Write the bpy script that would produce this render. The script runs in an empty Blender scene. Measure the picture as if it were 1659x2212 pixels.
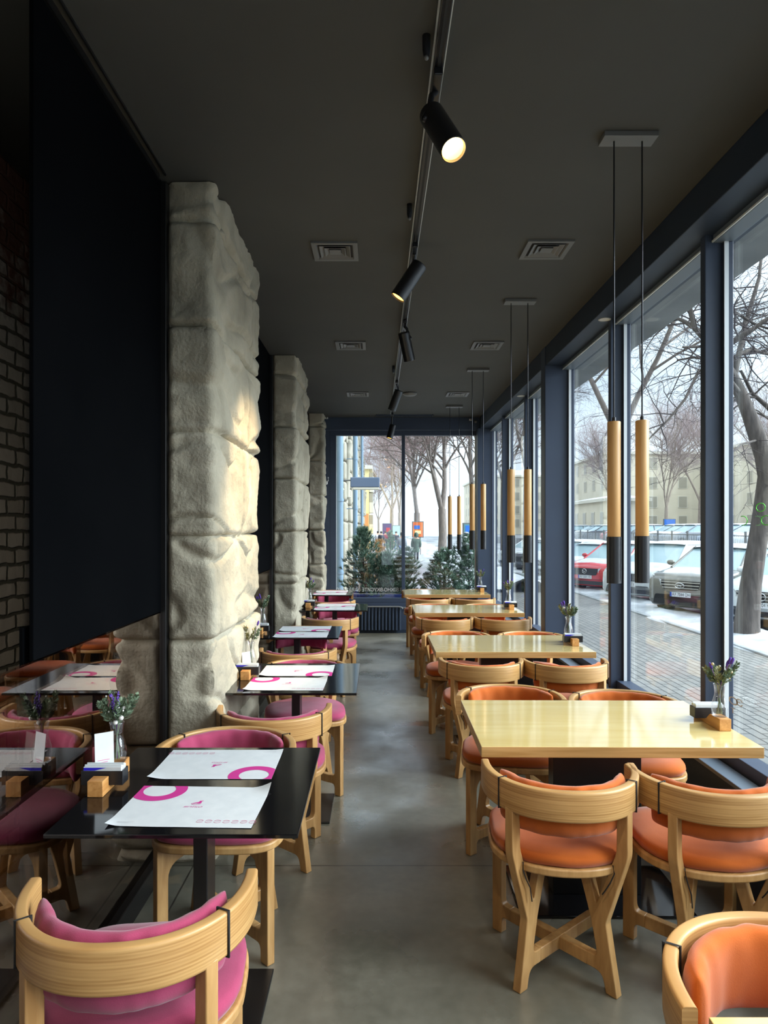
import bpy, bmesh, math, random
from mathutils import Vector, Matrix, noise

SC = bpy.context.scene
COL = SC.collection
PI = math.pi
R = math.radians
rng = random.Random(7)

# ---------------------------------------------------------------- camera numbers (image taken as 1659 x 2212)
F, VX, VY, CAMH = 1480.0, 815.0, 1139.0, 1.60


def at(px, py, Y):
    """point at distance Y that the photo shows at px, py"""
    return Vector(((px - VX) * Y / F, Y, CAMH - (py - VY) * Y / F))


def lin(r, g, b):
    def f(c):
        c /= 255.0
        return c / 12.92 if c <= 0.04045 else ((c + 0.055) / 1.055) ** 2.4
    return (f(r), f(g), f(b), 1.0)


# ---------------------------------------------------------------- materials
def new_mat(name):
    m = bpy.data.materials.new(name)
    m.use_nodes = True
    nt = m.node_tree
    b = nt.nodes.get('Principled BSDF')
    return m, nt, b


def N(nt, typ, **kw):
    n = nt.nodes.new(typ)
    for k, v in kw.items():
        setattr(n, k, v)
    return n


def coords(nt, scale=(1, 1, 1), kind='Object', rot=(0, 0, 0)):
    tc = N(nt, 'ShaderNodeTexCoord')
    mp = N(nt, 'ShaderNodeMapping')
    mp.inputs['Scale'].default_value = scale
    mp.inputs['Rotation'].default_value = rot
    nt.links.new(tc.outputs[kind], mp.inputs['Vector'])
    return mp.outputs['Vector']


def ramp(nt, fac, stops):
    r = N(nt, 'ShaderNodeValToRGB')
    els = r.color_ramp.elements
    els[0].position, els[0].color = stops[0]
    els[1].position, els[1].color = stops[-1]
    for p, c in stops[1:-1]:
        e = els.new(p)
        e.color = c
    nt.links.new(fac, r.inputs['Fac'])
    return r.outputs['Color']


def add_bump(nt, b, height, strength=0.3, dist=0.01):
    bp = N(nt, 'ShaderNodeBump')
    bp.inputs['Strength'].default_value = strength
    bp.inputs['Distance'].default_value = dist
    nt.links.new(height, bp.inputs['Height'])
    nt.links.new(bp.outputs['Normal'], b.inputs['Normal'])


def mat(name, c, rough=0.5, metal=0.0, spec=0.5, emit=None, es=0.0, coat=0.0):
    m, nt, b = new_mat(name)
    b.inputs['Base Color'].default_value = c
    b.inputs['Roughness'].default_value = rough
    b.inputs['Metallic'].default_value = metal
    b.inputs['Specular IOR Level'].default_value = spec
    b.inputs['Coat Weight'].default_value = coat
    if emit:
        b.inputs['Emission Color'].default_value = emit
        b.inputs['Emission Strength'].default_value = es
    return m


def noisy(name, c1, c2, scale=(5, 5, 5), rough=0.6, detail=4, bump=0.0, bdist=0.01, spec=0.5, lo=0.3, hi=0.7, rough2=None, coords_kind='Object', metal=0.0, coat=0.0):
    m, nt, b = new_mat(name)
    v = coords(nt, scale, coords_kind)
    n = N(nt, 'ShaderNodeTexNoise')
    n.inputs['Scale'].default_value = 1.0
    n.inputs['Detail'].default_value = detail
    nt.links.new(v, n.inputs['Vector'])
    nt.links.new(ramp(nt, n.outputs['Fac'], [(lo, c1), (hi, c2)]), b.inputs['Base Color'])
    b.inputs['Roughness'].default_value = rough
    b.inputs['Specular IOR Level'].default_value = spec
    b.inputs['Metallic'].default_value = metal
    b.inputs['Coat Weight'].default_value = coat
    if rough2 is not None:
        mr = N(nt, 'ShaderNodeMapRange')
        mr.inputs['From Min'].default_value = lo
        mr.inputs['From Max'].default_value = hi
        mr.inputs['To Min'].default_value = rough
        mr.inputs['To Max'].default_value = rough2
        nt.links.new(n.outputs['Fac'], mr.inputs['Value'])
        nt.links.new(mr.outputs['Result'], b.inputs['Roughness'])
    if bump:
        add_bump(nt, b, n.outputs['Fac'], bump, bdist)
    return m


def fabric(name, c1, c2):
    m, nt, b = new_mat(name)
    v = coords(nt, (1, 1, 1))
    n1 = N(nt, 'ShaderNodeTexNoise')
    n1.inputs['Scale'].default_value = 9
    n1.inputs['Detail'].default_value = 5
    n2 = N(nt, 'ShaderNodeTexNoise')
    n2.inputs['Scale'].default_value = 420
    n2.inputs['Detail'].default_value = 1
    nt.links.new(v, n1.inputs['Vector'])
    nt.links.new(v, n2.inputs['Vector'])
    mx = N(nt, 'ShaderNodeMath', operation='ADD')
    ml = N(nt, 'ShaderNodeMath', operation='MULTIPLY')
    ml.inputs[1].default_value = 0.35
    nt.links.new(n2.outputs['Fac'], ml.inputs[0])
    nt.links.new(n1.outputs['Fac'], mx.inputs[0])
    nt.links.new(ml.outputs[0], mx.inputs[1])
    nt.links.new(ramp(nt, mx.outputs[0], [(0.4, c1), (0.95, c2)]), b.inputs['Base Color'])
    b.inputs['Roughness'].default_value = 0.95
    b.inputs['Specular IOR Level'].default_value = 0.15
    b.inputs['Sheen Weight'].default_value = 0.25
    add_bump(nt, b, mx.outputs[0], 0.25, 0.004)
    return m


def wood(name, c1, c2, scale, rough=0.42, bump=0.05, lines=None, coat=0.0, lo=0.35, hi=0.68):
    """stretched noise grain, optionally fine laminate lines along z"""
    m, nt, b = new_mat(name)
    v = coords(nt, scale)
    n = N(nt, 'ShaderNodeTexNoise')
    n.inputs['Scale'].default_value = 1.0
    n.inputs['Detail'].default_value = 6
    n.inputs['Distortion'].default_value = 0.6
    nt.links.new(v, n.inputs['Vector'])
    fac = n.outputs['Fac']
    if lines:
        v2 = coords(nt, (0.6, 0.6, lines))
        w = N(nt, 'ShaderNodeTexWave', wave_type='BANDS', bands_direction='Z')
        w.inputs['Scale'].default_value = 1.0
        w.inputs['Distortion'].default_value = 1.2
        w.inputs['Detail'].default_value = 3
        w.inputs['Detail Scale'].default_value = 1.2
        nt.links.new(v2, w.inputs['Vector'])
        ml = N(nt, 'ShaderNodeMath', operation='MULTIPLY_ADD')
        ml.inputs[1].default_value = 0.16
        nt.links.new(w.outputs['Fac'], ml.inputs[0])
        ad = N(nt, 'ShaderNodeMath', operation='SUBTRACT')
        nt.links.new(fac, ad.inputs[0])
        ad.inputs[1].default_value = 0.08
        nt.links.new(ad.outputs[0], ml.inputs[2])
        fac = ml.outputs[0]
    nt.links.new(ramp(nt, fac, [(lo, c1), (hi, c2)]), b.inputs['Base Color'])
    b.inputs['Roughness'].default_value = rough
    b.inputs['Coat Weight'].default_value = coat
    b.inputs['Coat Roughness'].default_value = 0.08
    if bump:
        add_bump(nt, b, fac, bump, 0.004)
    return m


def schlick(nt, f0, gain=1.0):
    g = N(nt, 'ShaderNodeNewGeometry')
    d = N(nt, 'ShaderNodeVectorMath', operation='DOT_PRODUCT')
    nt.links.new(g.outputs['Normal'], d.inputs[0])
    nt.links.new(g.outputs['Incoming'], d.inputs[1])
    a = N(nt, 'ShaderNodeMath', operation='ABSOLUTE')
    nt.links.new(d.outputs['Value'], a.inputs[0])
    s = N(nt, 'ShaderNodeMath', operation='SUBTRACT')
    s.inputs[0].default_value = 1.0
    nt.links.new(a.outputs[0], s.inputs[1])
    p = N(nt, 'ShaderNodeMath', operation='POWER')
    p.inputs[1].default_value = 5.0
    nt.links.new(s.outputs[0], p.inputs[0])
    ma = N(nt, 'ShaderNodeMath', operation='MULTIPLY_ADD', use_clamp=True)
    ma.inputs[1].default_value = (1 - f0) * gain
    ma.inputs[2].default_value = f0
    nt.links.new(p.outputs[0], ma.inputs[0])
    return ma.outputs[0]


def pane_mat(name, tint, f0=0.04, gain=1.0, rough=0.0, tint2=(1, 1, 1, 1)):
    m = bpy.data.materials.new(name)
    m.use_nodes = True
    nt = m.node_tree
    nt.nodes.clear()
    out = N(nt, 'ShaderNodeOutputMaterial')
    tr = N(nt, 'ShaderNodeBsdfTransparent')
    tr.inputs['Color'].default_value = tint
    gl = N(nt, 'ShaderNodeBsdfGlossy')
    gl.inputs['Roughness'].default_value = rough
    gl.inputs['Color'].default_value = tint2
    mx = N(nt, 'ShaderNodeMixShader')
    nt.links.new(schlick(nt, f0, gain), mx.inputs['Fac'])
    nt.links.new(tr.outputs[0], mx.inputs[1])
    nt.links.new(gl.outputs[0], mx.inputs[2])
    nt.links.new(mx.outputs[0], out.inputs['Surface'])
    return m


M = {}
# chair timber and upholstery
M['ply'] = wood('beech_ply', lin(168, 125, 74), lin(196, 154, 100), (30, 30, 5), rough=0.4)
M['ply_rail'] = wood('beech_rail', lin(160, 117, 67), lin(196, 154, 98), (3, 3, 90), rough=0.36, lines=40, lo=0.3, hi=0.7)
M['orange'] = fabric('orange_cloth', lin(172, 82, 26), lin(190, 97, 36))
M['pink'] = fabric('pink_cloth', lin(148, 54, 84), lin(168, 69, 100))
M['strap'] = mat('black_elastic', lin(22, 20, 20), 0.8)
# tables
M['table_wood'] = wood('pale_varnished_wood', lin(228, 200, 130), lin(236, 212, 148), (1.5, 14, 14), rough=0.10, bump=0.0, coat=1.0)
M['table_edge'] = wood('pale_wood_edge', lin(166, 128, 74), lin(194, 156, 100), (3, 20, 60), rough=0.35, bump=0.03)
M['black_gloss'] = mat('black_laminate', lin(16, 16, 18), 0.09, spec=0.6)
M['black_steel'] = noisy('black_steel', lin(14, 14, 15), lin(22, 22, 23), (6, 6, 6), rough=0.35)
M['paper'] = noisy('placemat_paper', lin(206, 211, 214), lin(216, 220, 222), (20, 20, 20), rough=0.8)
M['print_pink'] = mat('pink_print', lin(200, 48, 140), 0.7)
M['print_soft'] = mat('soft_pink_print', lin(206, 128, 158), 0.7)
M['print_grey'] = mat('grey_print', lin(190, 190, 196), 0.7)
# shell
M['navy'] = noisy('dark_navy_paint', lin(52, 63, 82), lin(57, 69, 89), (3, 3, 3), rough=0.5)
M['navy_dark'] = noisy('near_black_paint', lin(30, 43, 60), lin(34, 47, 65), (3, 3, 3), rough=0.55)
M['black_panel'] = noisy('black_board', lin(4, 5, 7), lin(7, 8, 10), (2, 2, 2), rough=0.95, spec=0.03)
M['alu'] = mat('brushed_metal', lin(226, 232, 234), 0.35, metal=0.15)
M['frame_lit'] = mat('lit_frame_grey', lin(104, 116, 128), 0.45)  # paler than the posts: bounced and reflected light put into the colour
M['pane'] = pane_mat('window_pane', (0.93, 0.96, 0.97, 1), 0.035, 0.75)
M['pane_left'] = pane_mat('smoked_pane', (0.72, 0.66, 0.62, 1), 0.32, 0.9, tint2=(0.88, 0.77, 0.71, 1))
M['gold'] = noisy('warm_wood_tube', lin(196, 150, 92), lin(212, 166, 106), (60, 60, 6), rough=0.45)
M['black_satin'] = mat('satin_black', lin(22, 23, 27), 0.35)
M['white'] = mat('white_plastic', lin(225, 225, 222), 0.5)
M['vent'] = mat('grey_metal', lin(104, 105, 104), 0.45)
M['vent_dark'] = mat('vent_shadow', lin(22, 22, 22), 0.7)
M['lamp_glow'] = mat('lamp_glow', lin(255, 220, 150), 0.4, emit=lin(255, 214, 140), es=14.0)
M['lamp_rim'] = mat('lamp_reflector', lin(230, 190, 110), 0.3, emit=lin(255, 190, 90), es=1.6)
M['oak'] = wood('oak_block', lin(178, 122, 62), lin(204, 150, 88), (50, 6, 60), rough=0.5)
M['vase_glass'] = pane_mat('vase_glass', (0.93, 0.93, 0.95, 1), 0.08, 1.0)
M['leaf'] = noisy('dusty_green', lin(92, 112, 88), lin(132, 150, 122), (60, 60, 60), rough=0.8)
M['leaf_dry'] = noisy('dry_green', lin(120, 120, 80), lin(158, 156, 112), (60, 60, 60), rough=0.8)
M['stem'] = mat('stem_green', lin(110, 128, 98), 0.7)
M['stem_lilac'] = mat('stem_lilac', lin(150, 112, 168), 0.7)
M['purple'] = mat('lavender', lin(86, 56, 150), 0.8)
M['pearl'] = mat('white_berry', lin(222, 220, 214), 0.5)
M['cream'] = mat('cream_berry', lin(206, 184, 140), 0.6)
M['blue_paper'] = mat('blue_paper', lin(40, 30, 190), 0.6)


def floor_mat():
    m, nt, b = new_mat('polished_concrete')
    v = coords(nt, (1, 1, 1), 'Object')
    n1 = N(nt, 'ShaderNodeTexNoise'); n1.inputs['Scale'].default_value = 1.6; n1.inputs['Detail'].default_value = 7; n1.inputs['Roughness'].default_value = 0.62
    n2 = N(nt, 'ShaderNodeTexNoise'); n2.inputs['Scale'].default_value = 22; n2.inputs['Detail'].default_value = 4
    n3 = N(nt, 'ShaderNodeTexNoise'); n3.inputs['Scale'].default_value = 2.2; n3.inputs['Detail'].default_value = 4; n3.inputs['Distortion'].default_value = 0.3
    for n in (n1, n2, n3):
        nt.links.new(v, n.inputs['Vector'])
    mx = N(nt, 'ShaderNodeMath', operation='MULTIPLY_ADD'); mx.inputs[1].default_value = 0.3
    nt.links.new(n2.outputs['Fac'], mx.inputs[0]); nt.links.new(n1.outputs['Fac'], mx.inputs[2])
    c = ramp(nt, mx.outputs[0], [(0.40, lin(82, 81, 69)), (0.62, lin(102, 100, 88)), (0.88, lin(128, 125, 112))])
    # saw-cut joints across (y) and along (x)
    sep = N(nt, 'ShaderNodeSeparateXYZ'); nt.links.new(v, sep.inputs[0])

    def joint(sock, pos, w):
        s = N(nt, 'ShaderNodeMath', operation='SUBTRACT'); s.inputs[1].default_value = pos; nt.links.new(sock, s.inputs[0])
        a = N(nt, 'ShaderNodeMath', operation='ABSOLUTE'); nt.links.new(s.outputs[0], a.inputs[0])
        l = N(nt, 'ShaderNodeMath', operation='LESS_THAN'); l.inputs[1].default_value = w; nt.links.new(a.outputs[0], l.inputs[0])
        return l.outputs[0]
    js = [joint(sep.outputs['Y'], 3.24, 0.004), joint(sep.outputs['Y'], 5.15, 0.004), joint(sep.outputs['Y'], 7.3, 0.004), joint(sep.outputs['X'], -0.87, 0.004)]
    acc = js[0]
    for j in js[1:]:
        a = N(nt, 'ShaderNodeMath', operation='MAXIMUM'); nt.links.new(acc, a.inputs[0]); nt.links.new(j, a.inputs[1]); acc = a.outputs[0]
    mc = N(nt, 'ShaderNodeMix', data_type='RGBA'); nt.links.new(acc, mc.inputs['Factor'])
    nt.links.new(c, mc.inputs['A']); mc.inputs['B'].default_value = lin(40, 38, 34)
    nt.links.new(mc.outputs['Result'], b.inputs['Base Color'])
    mr = N(nt, 'ShaderNodeMapRange'); mr.inputs['From Min'].default_value = 0.3; mr.inputs['From Max'].default_value = 0.7
    mr.inputs['To Min'].default_value = 0.2; mr.inputs['To Max'].default_value = 0.5
    nt.links.new(n3.outputs['Fac'], mr.inputs['Value']); nt.links.new(mr.outputs['Result'], b.inputs['Roughness'])
    b.inputs['Specular IOR Level'].default_value = 1.0
    b.inputs['Coat Weight'].default_value = 0.7
    b.inputs['Coat IOR'].default_value = 1.6
    nt.links.new(mr.outputs['Result'], b.inputs['Coat Roughness'])
    return m


M['floor'] = floor_mat()
M['ceiling'] = noisy('grey_plaster_ceiling', lin(64, 64, 61), lin(71, 71, 68), (1.2, 1.2, 1.2), rough=0.75, detail=6, bump=0.05)


def stone_mat():
    m, nt, b = new_mat('rusticated_limestone')
    v = coords(nt, (1, 1, 1))
    n1 = N(nt, 'ShaderNodeTexNoise'); n1.inputs['Scale'].default_value = 3.5; n1.inputs['Detail'].default_value = 6
    n2 = N(nt, 'ShaderNodeTexNoise'); n2.inputs['Scale'].default_value = 70; n2.inputs['Detail'].default_value = 5
    n3 = N(nt, 'ShaderNodeTexNoise'); n3.inputs['Scale'].default_value = 16; n3.inputs['Detail'].default_value = 5
    for n in (n1, n2, n3):
        nt.links.new(v, n.inputs['Vector'])
    nt.links.new(ramp(nt, n1.outputs['Fac'], [(0.3, lin(154, 147, 130)), (0.5, lin(172, 165, 146)), (0.72, lin(188, 180, 161))]), b.inputs['Base Color'])
    b.inputs['Roughness'].default_value = 0.9
    b.inputs['Specular IOR Level'].default_value = 0.2
    ad = N(nt, 'ShaderNodeMath', operation='MULTIPLY_ADD'); ad.inputs[1].default_value = 0.5
    nt.links.new(n2.outputs['Fac'], ad.inputs[0]); nt.links.new(n3.outputs['Fac'], ad.inputs[2])
    add_bump(nt, b, ad.outputs[0], 0.5, 0.016)
    return m


M['stone'] = stone_mat()
M['facade_stone'] = noisy('weathered_facade_stone', lin(150, 146, 132), lin(174, 168, 152), (2, 2, 2), rough=0.9)


def brick_mat(name, c1, c2, mortar, red=None):
    m, nt, b = new_mat(name)
    tc = N(nt, 'ShaderNodeTexCoord')
    sep = N(nt, 'ShaderNodeSeparateXYZ'); nt.links.new(tc.outputs['Object'], sep.inputs[0])
    nz = N(nt, 'ShaderNodeTexNoise'); nz.inputs['Scale'].default_value = 9; nz.inputs['Detail'].default_value = 3
    nt.links.new(tc.outputs['Object'], nz.inputs['Vector'])
    cb = N(nt, 'ShaderNodeCombineXYZ')

    def wob(sock, amt):
        a = N(nt, 'ShaderNodeMath', operation='MULTIPLY_ADD'); a.inputs[1].default_value = amt
        nt.links.new(nz.outputs['Fac'], a.inputs[0]); nt.links.new(sock, a.inputs[2]); return a.outputs[0]
    nt.links.new(wob(sep.outputs['Y'], 0.05), cb.inputs['X']); nt.links.new(wob(sep.outputs['Z'], 0.032), cb.inputs['Y'])
    br = N(nt, 'ShaderNodeTexBrick')
    br.inputs['Scale'].default_value = 1.0
    br.inputs['Brick Width'].default_value = 0.145
    br.inputs['Row Height'].default_value = 0.076
    br.inputs['Mortar Size'].default_value = 0.011
    br.inputs['Mortar Smooth'].default_value = 0.6
    br.inputs['Color1'].default_value = c1
    br.inputs['Color2'].default_value = c2
    br.inputs['Mortar'].default_value = mortar
    nt.links.new(cb.outputs[0], br.inputs['Vector'])
    col = br.outputs['Color']
    n2 = N(nt, 'ShaderNodeTexNoise'); n2.inputs['Scale'].default_value = 14; n2.inputs['Detail'].default_value = 6
    nt.links.new(tc.outputs['Object'], n2.inputs['Vector'])
    if red:
        # bare red brick where the whitewash has worn off near the top
        ad = N(nt, 'ShaderNodeMath', operation='MULTIPLY_ADD'); ad.inputs[1].default_value = 1.2
        nt.links.new(n2.outputs['Fac'], ad.inputs[0]); nt.links.new(sep.outputs['Z'], ad.inputs[2])
        mr = N(nt, 'ShaderNodeMapRange'); mr.inputs['From Min'].default_value = 3.1; mr.inputs['From Max'].default_value = 3.5
        nt.links.new(ad.outputs[0], mr.inputs['Value'])
        mc = N(nt, 'ShaderNodeMix', data_type='RGBA'); nt.links.new(mr.outputs['Result'], mc.inputs['Factor'])
        nt.links.new(col, mc.inputs['A']); mc.inputs['B'].default_value = red
        col = mc.outputs['Result']
    nt.links.new(col, b.inputs['Base Color'])
    b.inputs['Roughness'].default_value = 0.9
    ad = N(nt, 'ShaderNodeMath', operation='MULTIPLY_ADD'); ad.inputs[1].default_value = -1.0
    nt.links.new(br.outputs['Fac'], ad.inputs[0]); nt.links.new(n2.outputs['Fac'], ad.inputs[2])
    add_bump(nt, b, ad.outputs[0], 0.8, 0.012)
    return m


M['brick'] = brick_mat('whitewashed_brick', lin(238, 226, 206), lin(218, 206, 186), lin(120, 116, 100), red=lin(128, 84, 66))


def paving_mat():
    m, nt, b = new_mat('paving_bricks')
    tc = N(nt, 'ShaderNodeTexCoord')
    br = N(nt, 'ShaderNodeTexBrick')
    br.inputs['Scale'].default_value = 1.0
    br.inputs['Brick Width'].default_value = 0.34
    br.inputs['Row Height'].default_value = 0.115
    br.inputs['Mortar Size'].default_value = 0.011
    br.inputs['Mortar Smooth'].default_value = 0.3
    br.inputs['Color1'].default_value = lin(132, 130, 124)
    br.inputs['Color2'].default_value = lin(116, 115, 110)
    br.inputs['Mortar'].default_value = lin(50, 50, 48)
    mp = N(nt, 'ShaderNodeMapping'); mp.inputs['Rotation'].default_value = (0, 0, R(90))
    nt.links.new(tc.outputs['Object'], mp.inputs['Vector']); nt.links.new(mp.outputs['Vector'], br.inputs['Vector'])
    n = N(nt, 'ShaderNodeTexNoise'); n.inputs['Scale'].default_value = 0.7; n.inputs['Detail'].default_value = 6
    nt.links.new(tc.outputs['Object'], n.inputs['Vector'])
    mc = N(nt, 'ShaderNodeMix', data_type='RGBA', blend_type='MULTIPLY'); mc.inputs['Factor'].default_value = 0.6
    nt.links.new(br.outputs['Color'], mc.inputs['A'])
    nt.links.new(ramp(nt, n.outputs['Fac'], [(0.3, (0.5, 0.5, 0.5, 1)), (0.7, (1, 1, 1, 1))]), mc.inputs['B'])
    nt.links.new(mc.outputs['Result'], b.inputs['Base Color'])
    b.inputs['Roughness'].default_value = 0.5
    return m


M['paving'] = paving_mat()
M['snow'] = noisy('dirty_snow', lin(158, 162, 166), lin(190, 194, 198), (2, 2, 2), rough=0.85, bump=0.3, bdist=0.05)
M['slush'] = noisy('wet_asphalt', lin(76, 78, 82), lin(160, 164, 170), (0.35, 0.35, 0.35), rough=0.45, detail=8, lo=0.45, hi=0.62)
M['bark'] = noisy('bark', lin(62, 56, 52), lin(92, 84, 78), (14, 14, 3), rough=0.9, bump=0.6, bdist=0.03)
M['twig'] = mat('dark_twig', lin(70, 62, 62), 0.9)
M['bark_haze'] = noisy('haze_bark', lin(128, 116, 106), lin(160, 146, 132), (14, 14, 3), rough=0.9)  # distant trees: winter haze put into the bark colour
M['twig_haze'] = mat('haze_twig', lin(158, 142, 140), 0.9)  # twig colour lightened to stand for haze
M['bark_mid_haze'] = noisy('mid_haze_bark', lin(98, 90, 86), lin(128, 118, 110), (14, 14, 3), rough=0.9)  # bark lightened less, for thinner haze
M['trodden'] = noisy('trodden_snow', lin(104, 101, 107), lin(140, 137, 143), (0.8, 0.8, 0.8), rough=0.8, bump=0.2, bdist=0.03)
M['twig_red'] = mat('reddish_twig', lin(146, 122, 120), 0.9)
M['needle'] = noisy('pine_needles', lin(82, 108, 90), lin(126, 152, 132), (20, 20, 20), rough=0.7)
M['needle_brown'] = noisy('dry_needles', lin(150, 112, 64), lin(192, 150, 92), (20, 20, 20), rough=0.8)
M['concrete'] = noisy('rough_concrete', lin(128, 132, 134), lin(158, 162, 164), (2, 2, 2), rough=0.9, detail=7)

# ---------------------------------------------------------------- mesh building


class MB:
    def __init__(self):
        self.bm = bmesh.new()

    def face(self, vs, mi=0):
        try:
            f = self.bm.faces.new(vs)
            f.material_index = mi
            return f
        except ValueError:
            return None

    def box(self, x0, x1, y0, y1, z0, z1, mi=0, T=None):
        P = [Vector((x, y, z)) for x in (x0, x1) for y in (y0, y1) for z in (z0, z1)]
        if T is not None:
            P = [T @ p for p in P]
        v = [self.bm.verts.new(p) for p in P]
        for q in ((0, 1, 3, 2), (4, 6, 7, 5), (0, 4, 5, 1), (2, 3, 7, 6), (0, 2, 6, 4), (1, 5, 7, 3)):
            self.face([v[i] for i in q], mi)
        return self

    def prism(self, outline, fn, t0, t1, mi=0, mi_edge=None):
        """outline in 2-D, fn(a, b, t) -> point"""
        A = [self.bm.verts.new(fn(a, b, t0)) for a, b in outline]
        B = [self.bm.verts.new(fn(a, b, t1)) for a, b in outline]
        n = len(outline)
        self.face(A[::-1], mi)
        self.face(B, mi)
        for i in range(n):
            j = (i + 1) % n
            self.face([A[i], A[j], B[j], B[i]], mi if mi_edge is None else mi_edge)
        return self

    def tube(self, pts, radii, n=8, mi=0, cap=True):
        pts = [Vector(p) for p in pts]
        if not hasattr(radii, '__len__'):
            radii = [radii] * len(pts)
        rings = []
        up = Vector((0.13, 0.31, 0.94))
        for i, p in enumerate(pts):
            d = (pts[min(i + 1, len(pts) - 1)] - pts[max(i - 1, 0)])
            if d.length < 1e-9:
                d = Vector((0, 0, 1))
            d.normalize()
            a = d.cross(up)
            if a.length < 1e-3:
                a = d.cross(Vector((1, 0, 0)))
            a.normalize()
            b = d.cross(a)
            r = radii[i]
            rings.append([self.bm.verts.new(p + (a * math.cos(2 * PI * k / n) + b * math.sin(2 * PI * k / n)) * r) for k in range(n)])
        for r0, r1 in zip(rings, rings[1:]):
            for k in range(n):
                self.face([r0[k], r0[(k + 1) % n], r1[(k + 1) % n], r1[k]], mi)
        if cap and n > 2:
            self.face(rings[0][::-1], mi)
            self.face(rings[-1], mi)
        return self

    def lathe(self, prof, n=24, c=(0, 0, 0), mi=0, T=None, cap0=True, cap1=True):
        rings = []
        for r, z in prof:
            ring = []
            for k in range(n):
                p = Vector((c[0] + r * math.cos(2 * PI * k / n), c[1] + r * math.sin(2 * PI * k / n), c[2] + z))
                ring.append(self.bm.verts.new(T @ p if T is not None else p))
            rings.append(ring)
        for r0, r1 in zip(rings, rings[1:]):
            for k in range(n):
                self.face([r0[k], r0[(k + 1) % n], r1[(k + 1) % n], r1[k]], mi)
        if cap0:
            self.face(rings[0][::-1], mi)
        if cap1:
            self.face(rings[-1], mi)
        return self

    def ball(self, c, r, mi=0, seg=8, sc=(1, 1, 1), T=None):
        h = max(4, seg // 2 + 1)
        prof = []
        for i in range(h + 1):
            a = -PI / 2 + PI * i / h
            prof.append((max(1e-4, r * math.cos(a)), r * math.sin(a)))
        TT = Matrix.Translation(Vector(c)) @ (T if T is not None else Matrix.Identity(4)) @ Matrix.Diagonal((sc[0], sc[1], sc[2], 1))
        return self.lathe(prof, seg, (0, 0, 0), mi, TT)

    def grid(self, fn, nu, nv, mi=0, close_u=False, close_v=False):
        g = [[self.bm.verts.new(fn(i / nu, j / nv)) for j in range(nv if close_v else nv + 1)] for i in range(nu if close_u else nu + 1)]
        I = len(g)
        J = len(g[0])
        for i in range(nu):
            for j in range(nv):
                self.face([g[i % I][j % J], g[(i + 1) % I][j % J], g[(i + 1) % I][(j + 1) % J], g[i % I][(j + 1) % J]], mi)
        return g

    def geo(self, verts, faces, mi=0, T=None):
        v = [self.bm.verts.new(T @ Vector(p) if T is not None else Vector(p)) for p in verts]
        for f in faces:
            self.face([v[i] for i in f], mi)
        return self

    def build(self, name, mats, parent=None, smooth=40, bevel=0.0, seg=2, recalc=True, subsurf=0):
        if recalc:
            bmesh.ops.recalc_face_normals(self.bm, faces=self.bm.faces)
        me = bpy.data.meshes.new(name)
        self.bm.to_mesh(me)
        self.bm.free()
        if not isinstance(mats, (list, tuple)):
            mats = [mats]
        for m in mats:
            me.materials.append(M[m] if isinstance(m, str) else m)
        if smooth:
            me.polygons.foreach_set('use_smooth', [True] * len(me.polygons))
            me.set_sharp_from_angle(angle=R(smooth))
        o = bpy.data.objects.new(name, me)
        COL.objects.link(o)
        if parent is not None:
            o.parent = parent
        if bevel:
            md = o.modifiers.new('edge', 'BEVEL')
            md.width = bevel
            md.segments = seg
            md.limit_method = 'ANGLE'
            md.angle_limit = R(40)
        if subsurf:
            md = o.modifiers.new('smooth', 'SUBSURF')
            md.levels = subsurf
            md.render_levels = subsurf
        return o


def tag(o, label=None, cat=None, group=None, kind=None):
    if label:
        o['label'] = label
    if cat:
        o['category'] = cat
    if group:
        o['group'] = group
    if kind:
        o['kind'] = kind
    return o


def thing(name, loc, label, cat, group=None, rz=0.0, kind=None):
    o = bpy.data.objects.new(name, None)
    COL.objects.link(o)
    o.empty_display_size = 0.1
    o.location = loc
    o.rotation_euler = (0, 0, rz)
    return tag(o, label, cat, group, kind)


def copy_tree(o, parent=None):
    c = o.copy()
    COL.objects.link(c)
    c.parent = parent
    for ch in [x for x in bpy.data.objects if x.parent == o]:
        copy_tree(ch, c)
    return c


def text_geo(body, size=1.0, shear=0.0, align='CENTER'):
    cu = bpy.data.curves.new('lettering', 'FONT')
    cu.body = body
    cu.size = size
    cu.shear = shear
    cu.align_x = align
    cu.align_y = 'CENTER'
    cu.resolution_u = 3
    o = bpy.data.objects.new('lettering', cu)
    COL.objects.link(o)
    dg = bpy.context.evaluated_depsgraph_get()
    me = o.evaluated_get(dg).to_mesh()
    v = [tuple(p.co) for p in me.vertices]
    f = [tuple(p.vertices) for p in me.polygons]
    o.evaluated_get(dg).to_mesh_clear()
    bpy.data.objects.remove(o)
    bpy.data.curves.remove(cu)
    return v, f


def fillet(pts, rad, n=4):
    """round the corners of a closed 2-D outline; rad one number or one per corner"""
    out = []
    L = len(pts)
    for i, p in enumerate(pts):
        r = rad[i] if hasattr(rad, '__len__') else rad
        p = Vector(p)
        if r <= 0:
            out.append((p.x, p.y))
            continue
        a = Vector(pts[i - 1]) - p
        b = Vector(pts[(i + 1) % L]) - p
        la = min(r, a.length * 0.45)
        lb = min(r, b.length * 0.45)
        p0 = p + a.normalized() * la
        p1 = p + b.normalized() * lb
        for k in range(n + 1):
            t = k / n
            q = p0 * (1 - t) ** 2 + p * 2 * t * (1 - t) + p1 * t * t
            out.append((q.x, q.y))
    return out

SKY_LO, SKY_HI, SUN_E, EXPO, ASSUMED_LAMP = 0.80, 1.8, 4.7, 1.15, 22.0

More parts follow.
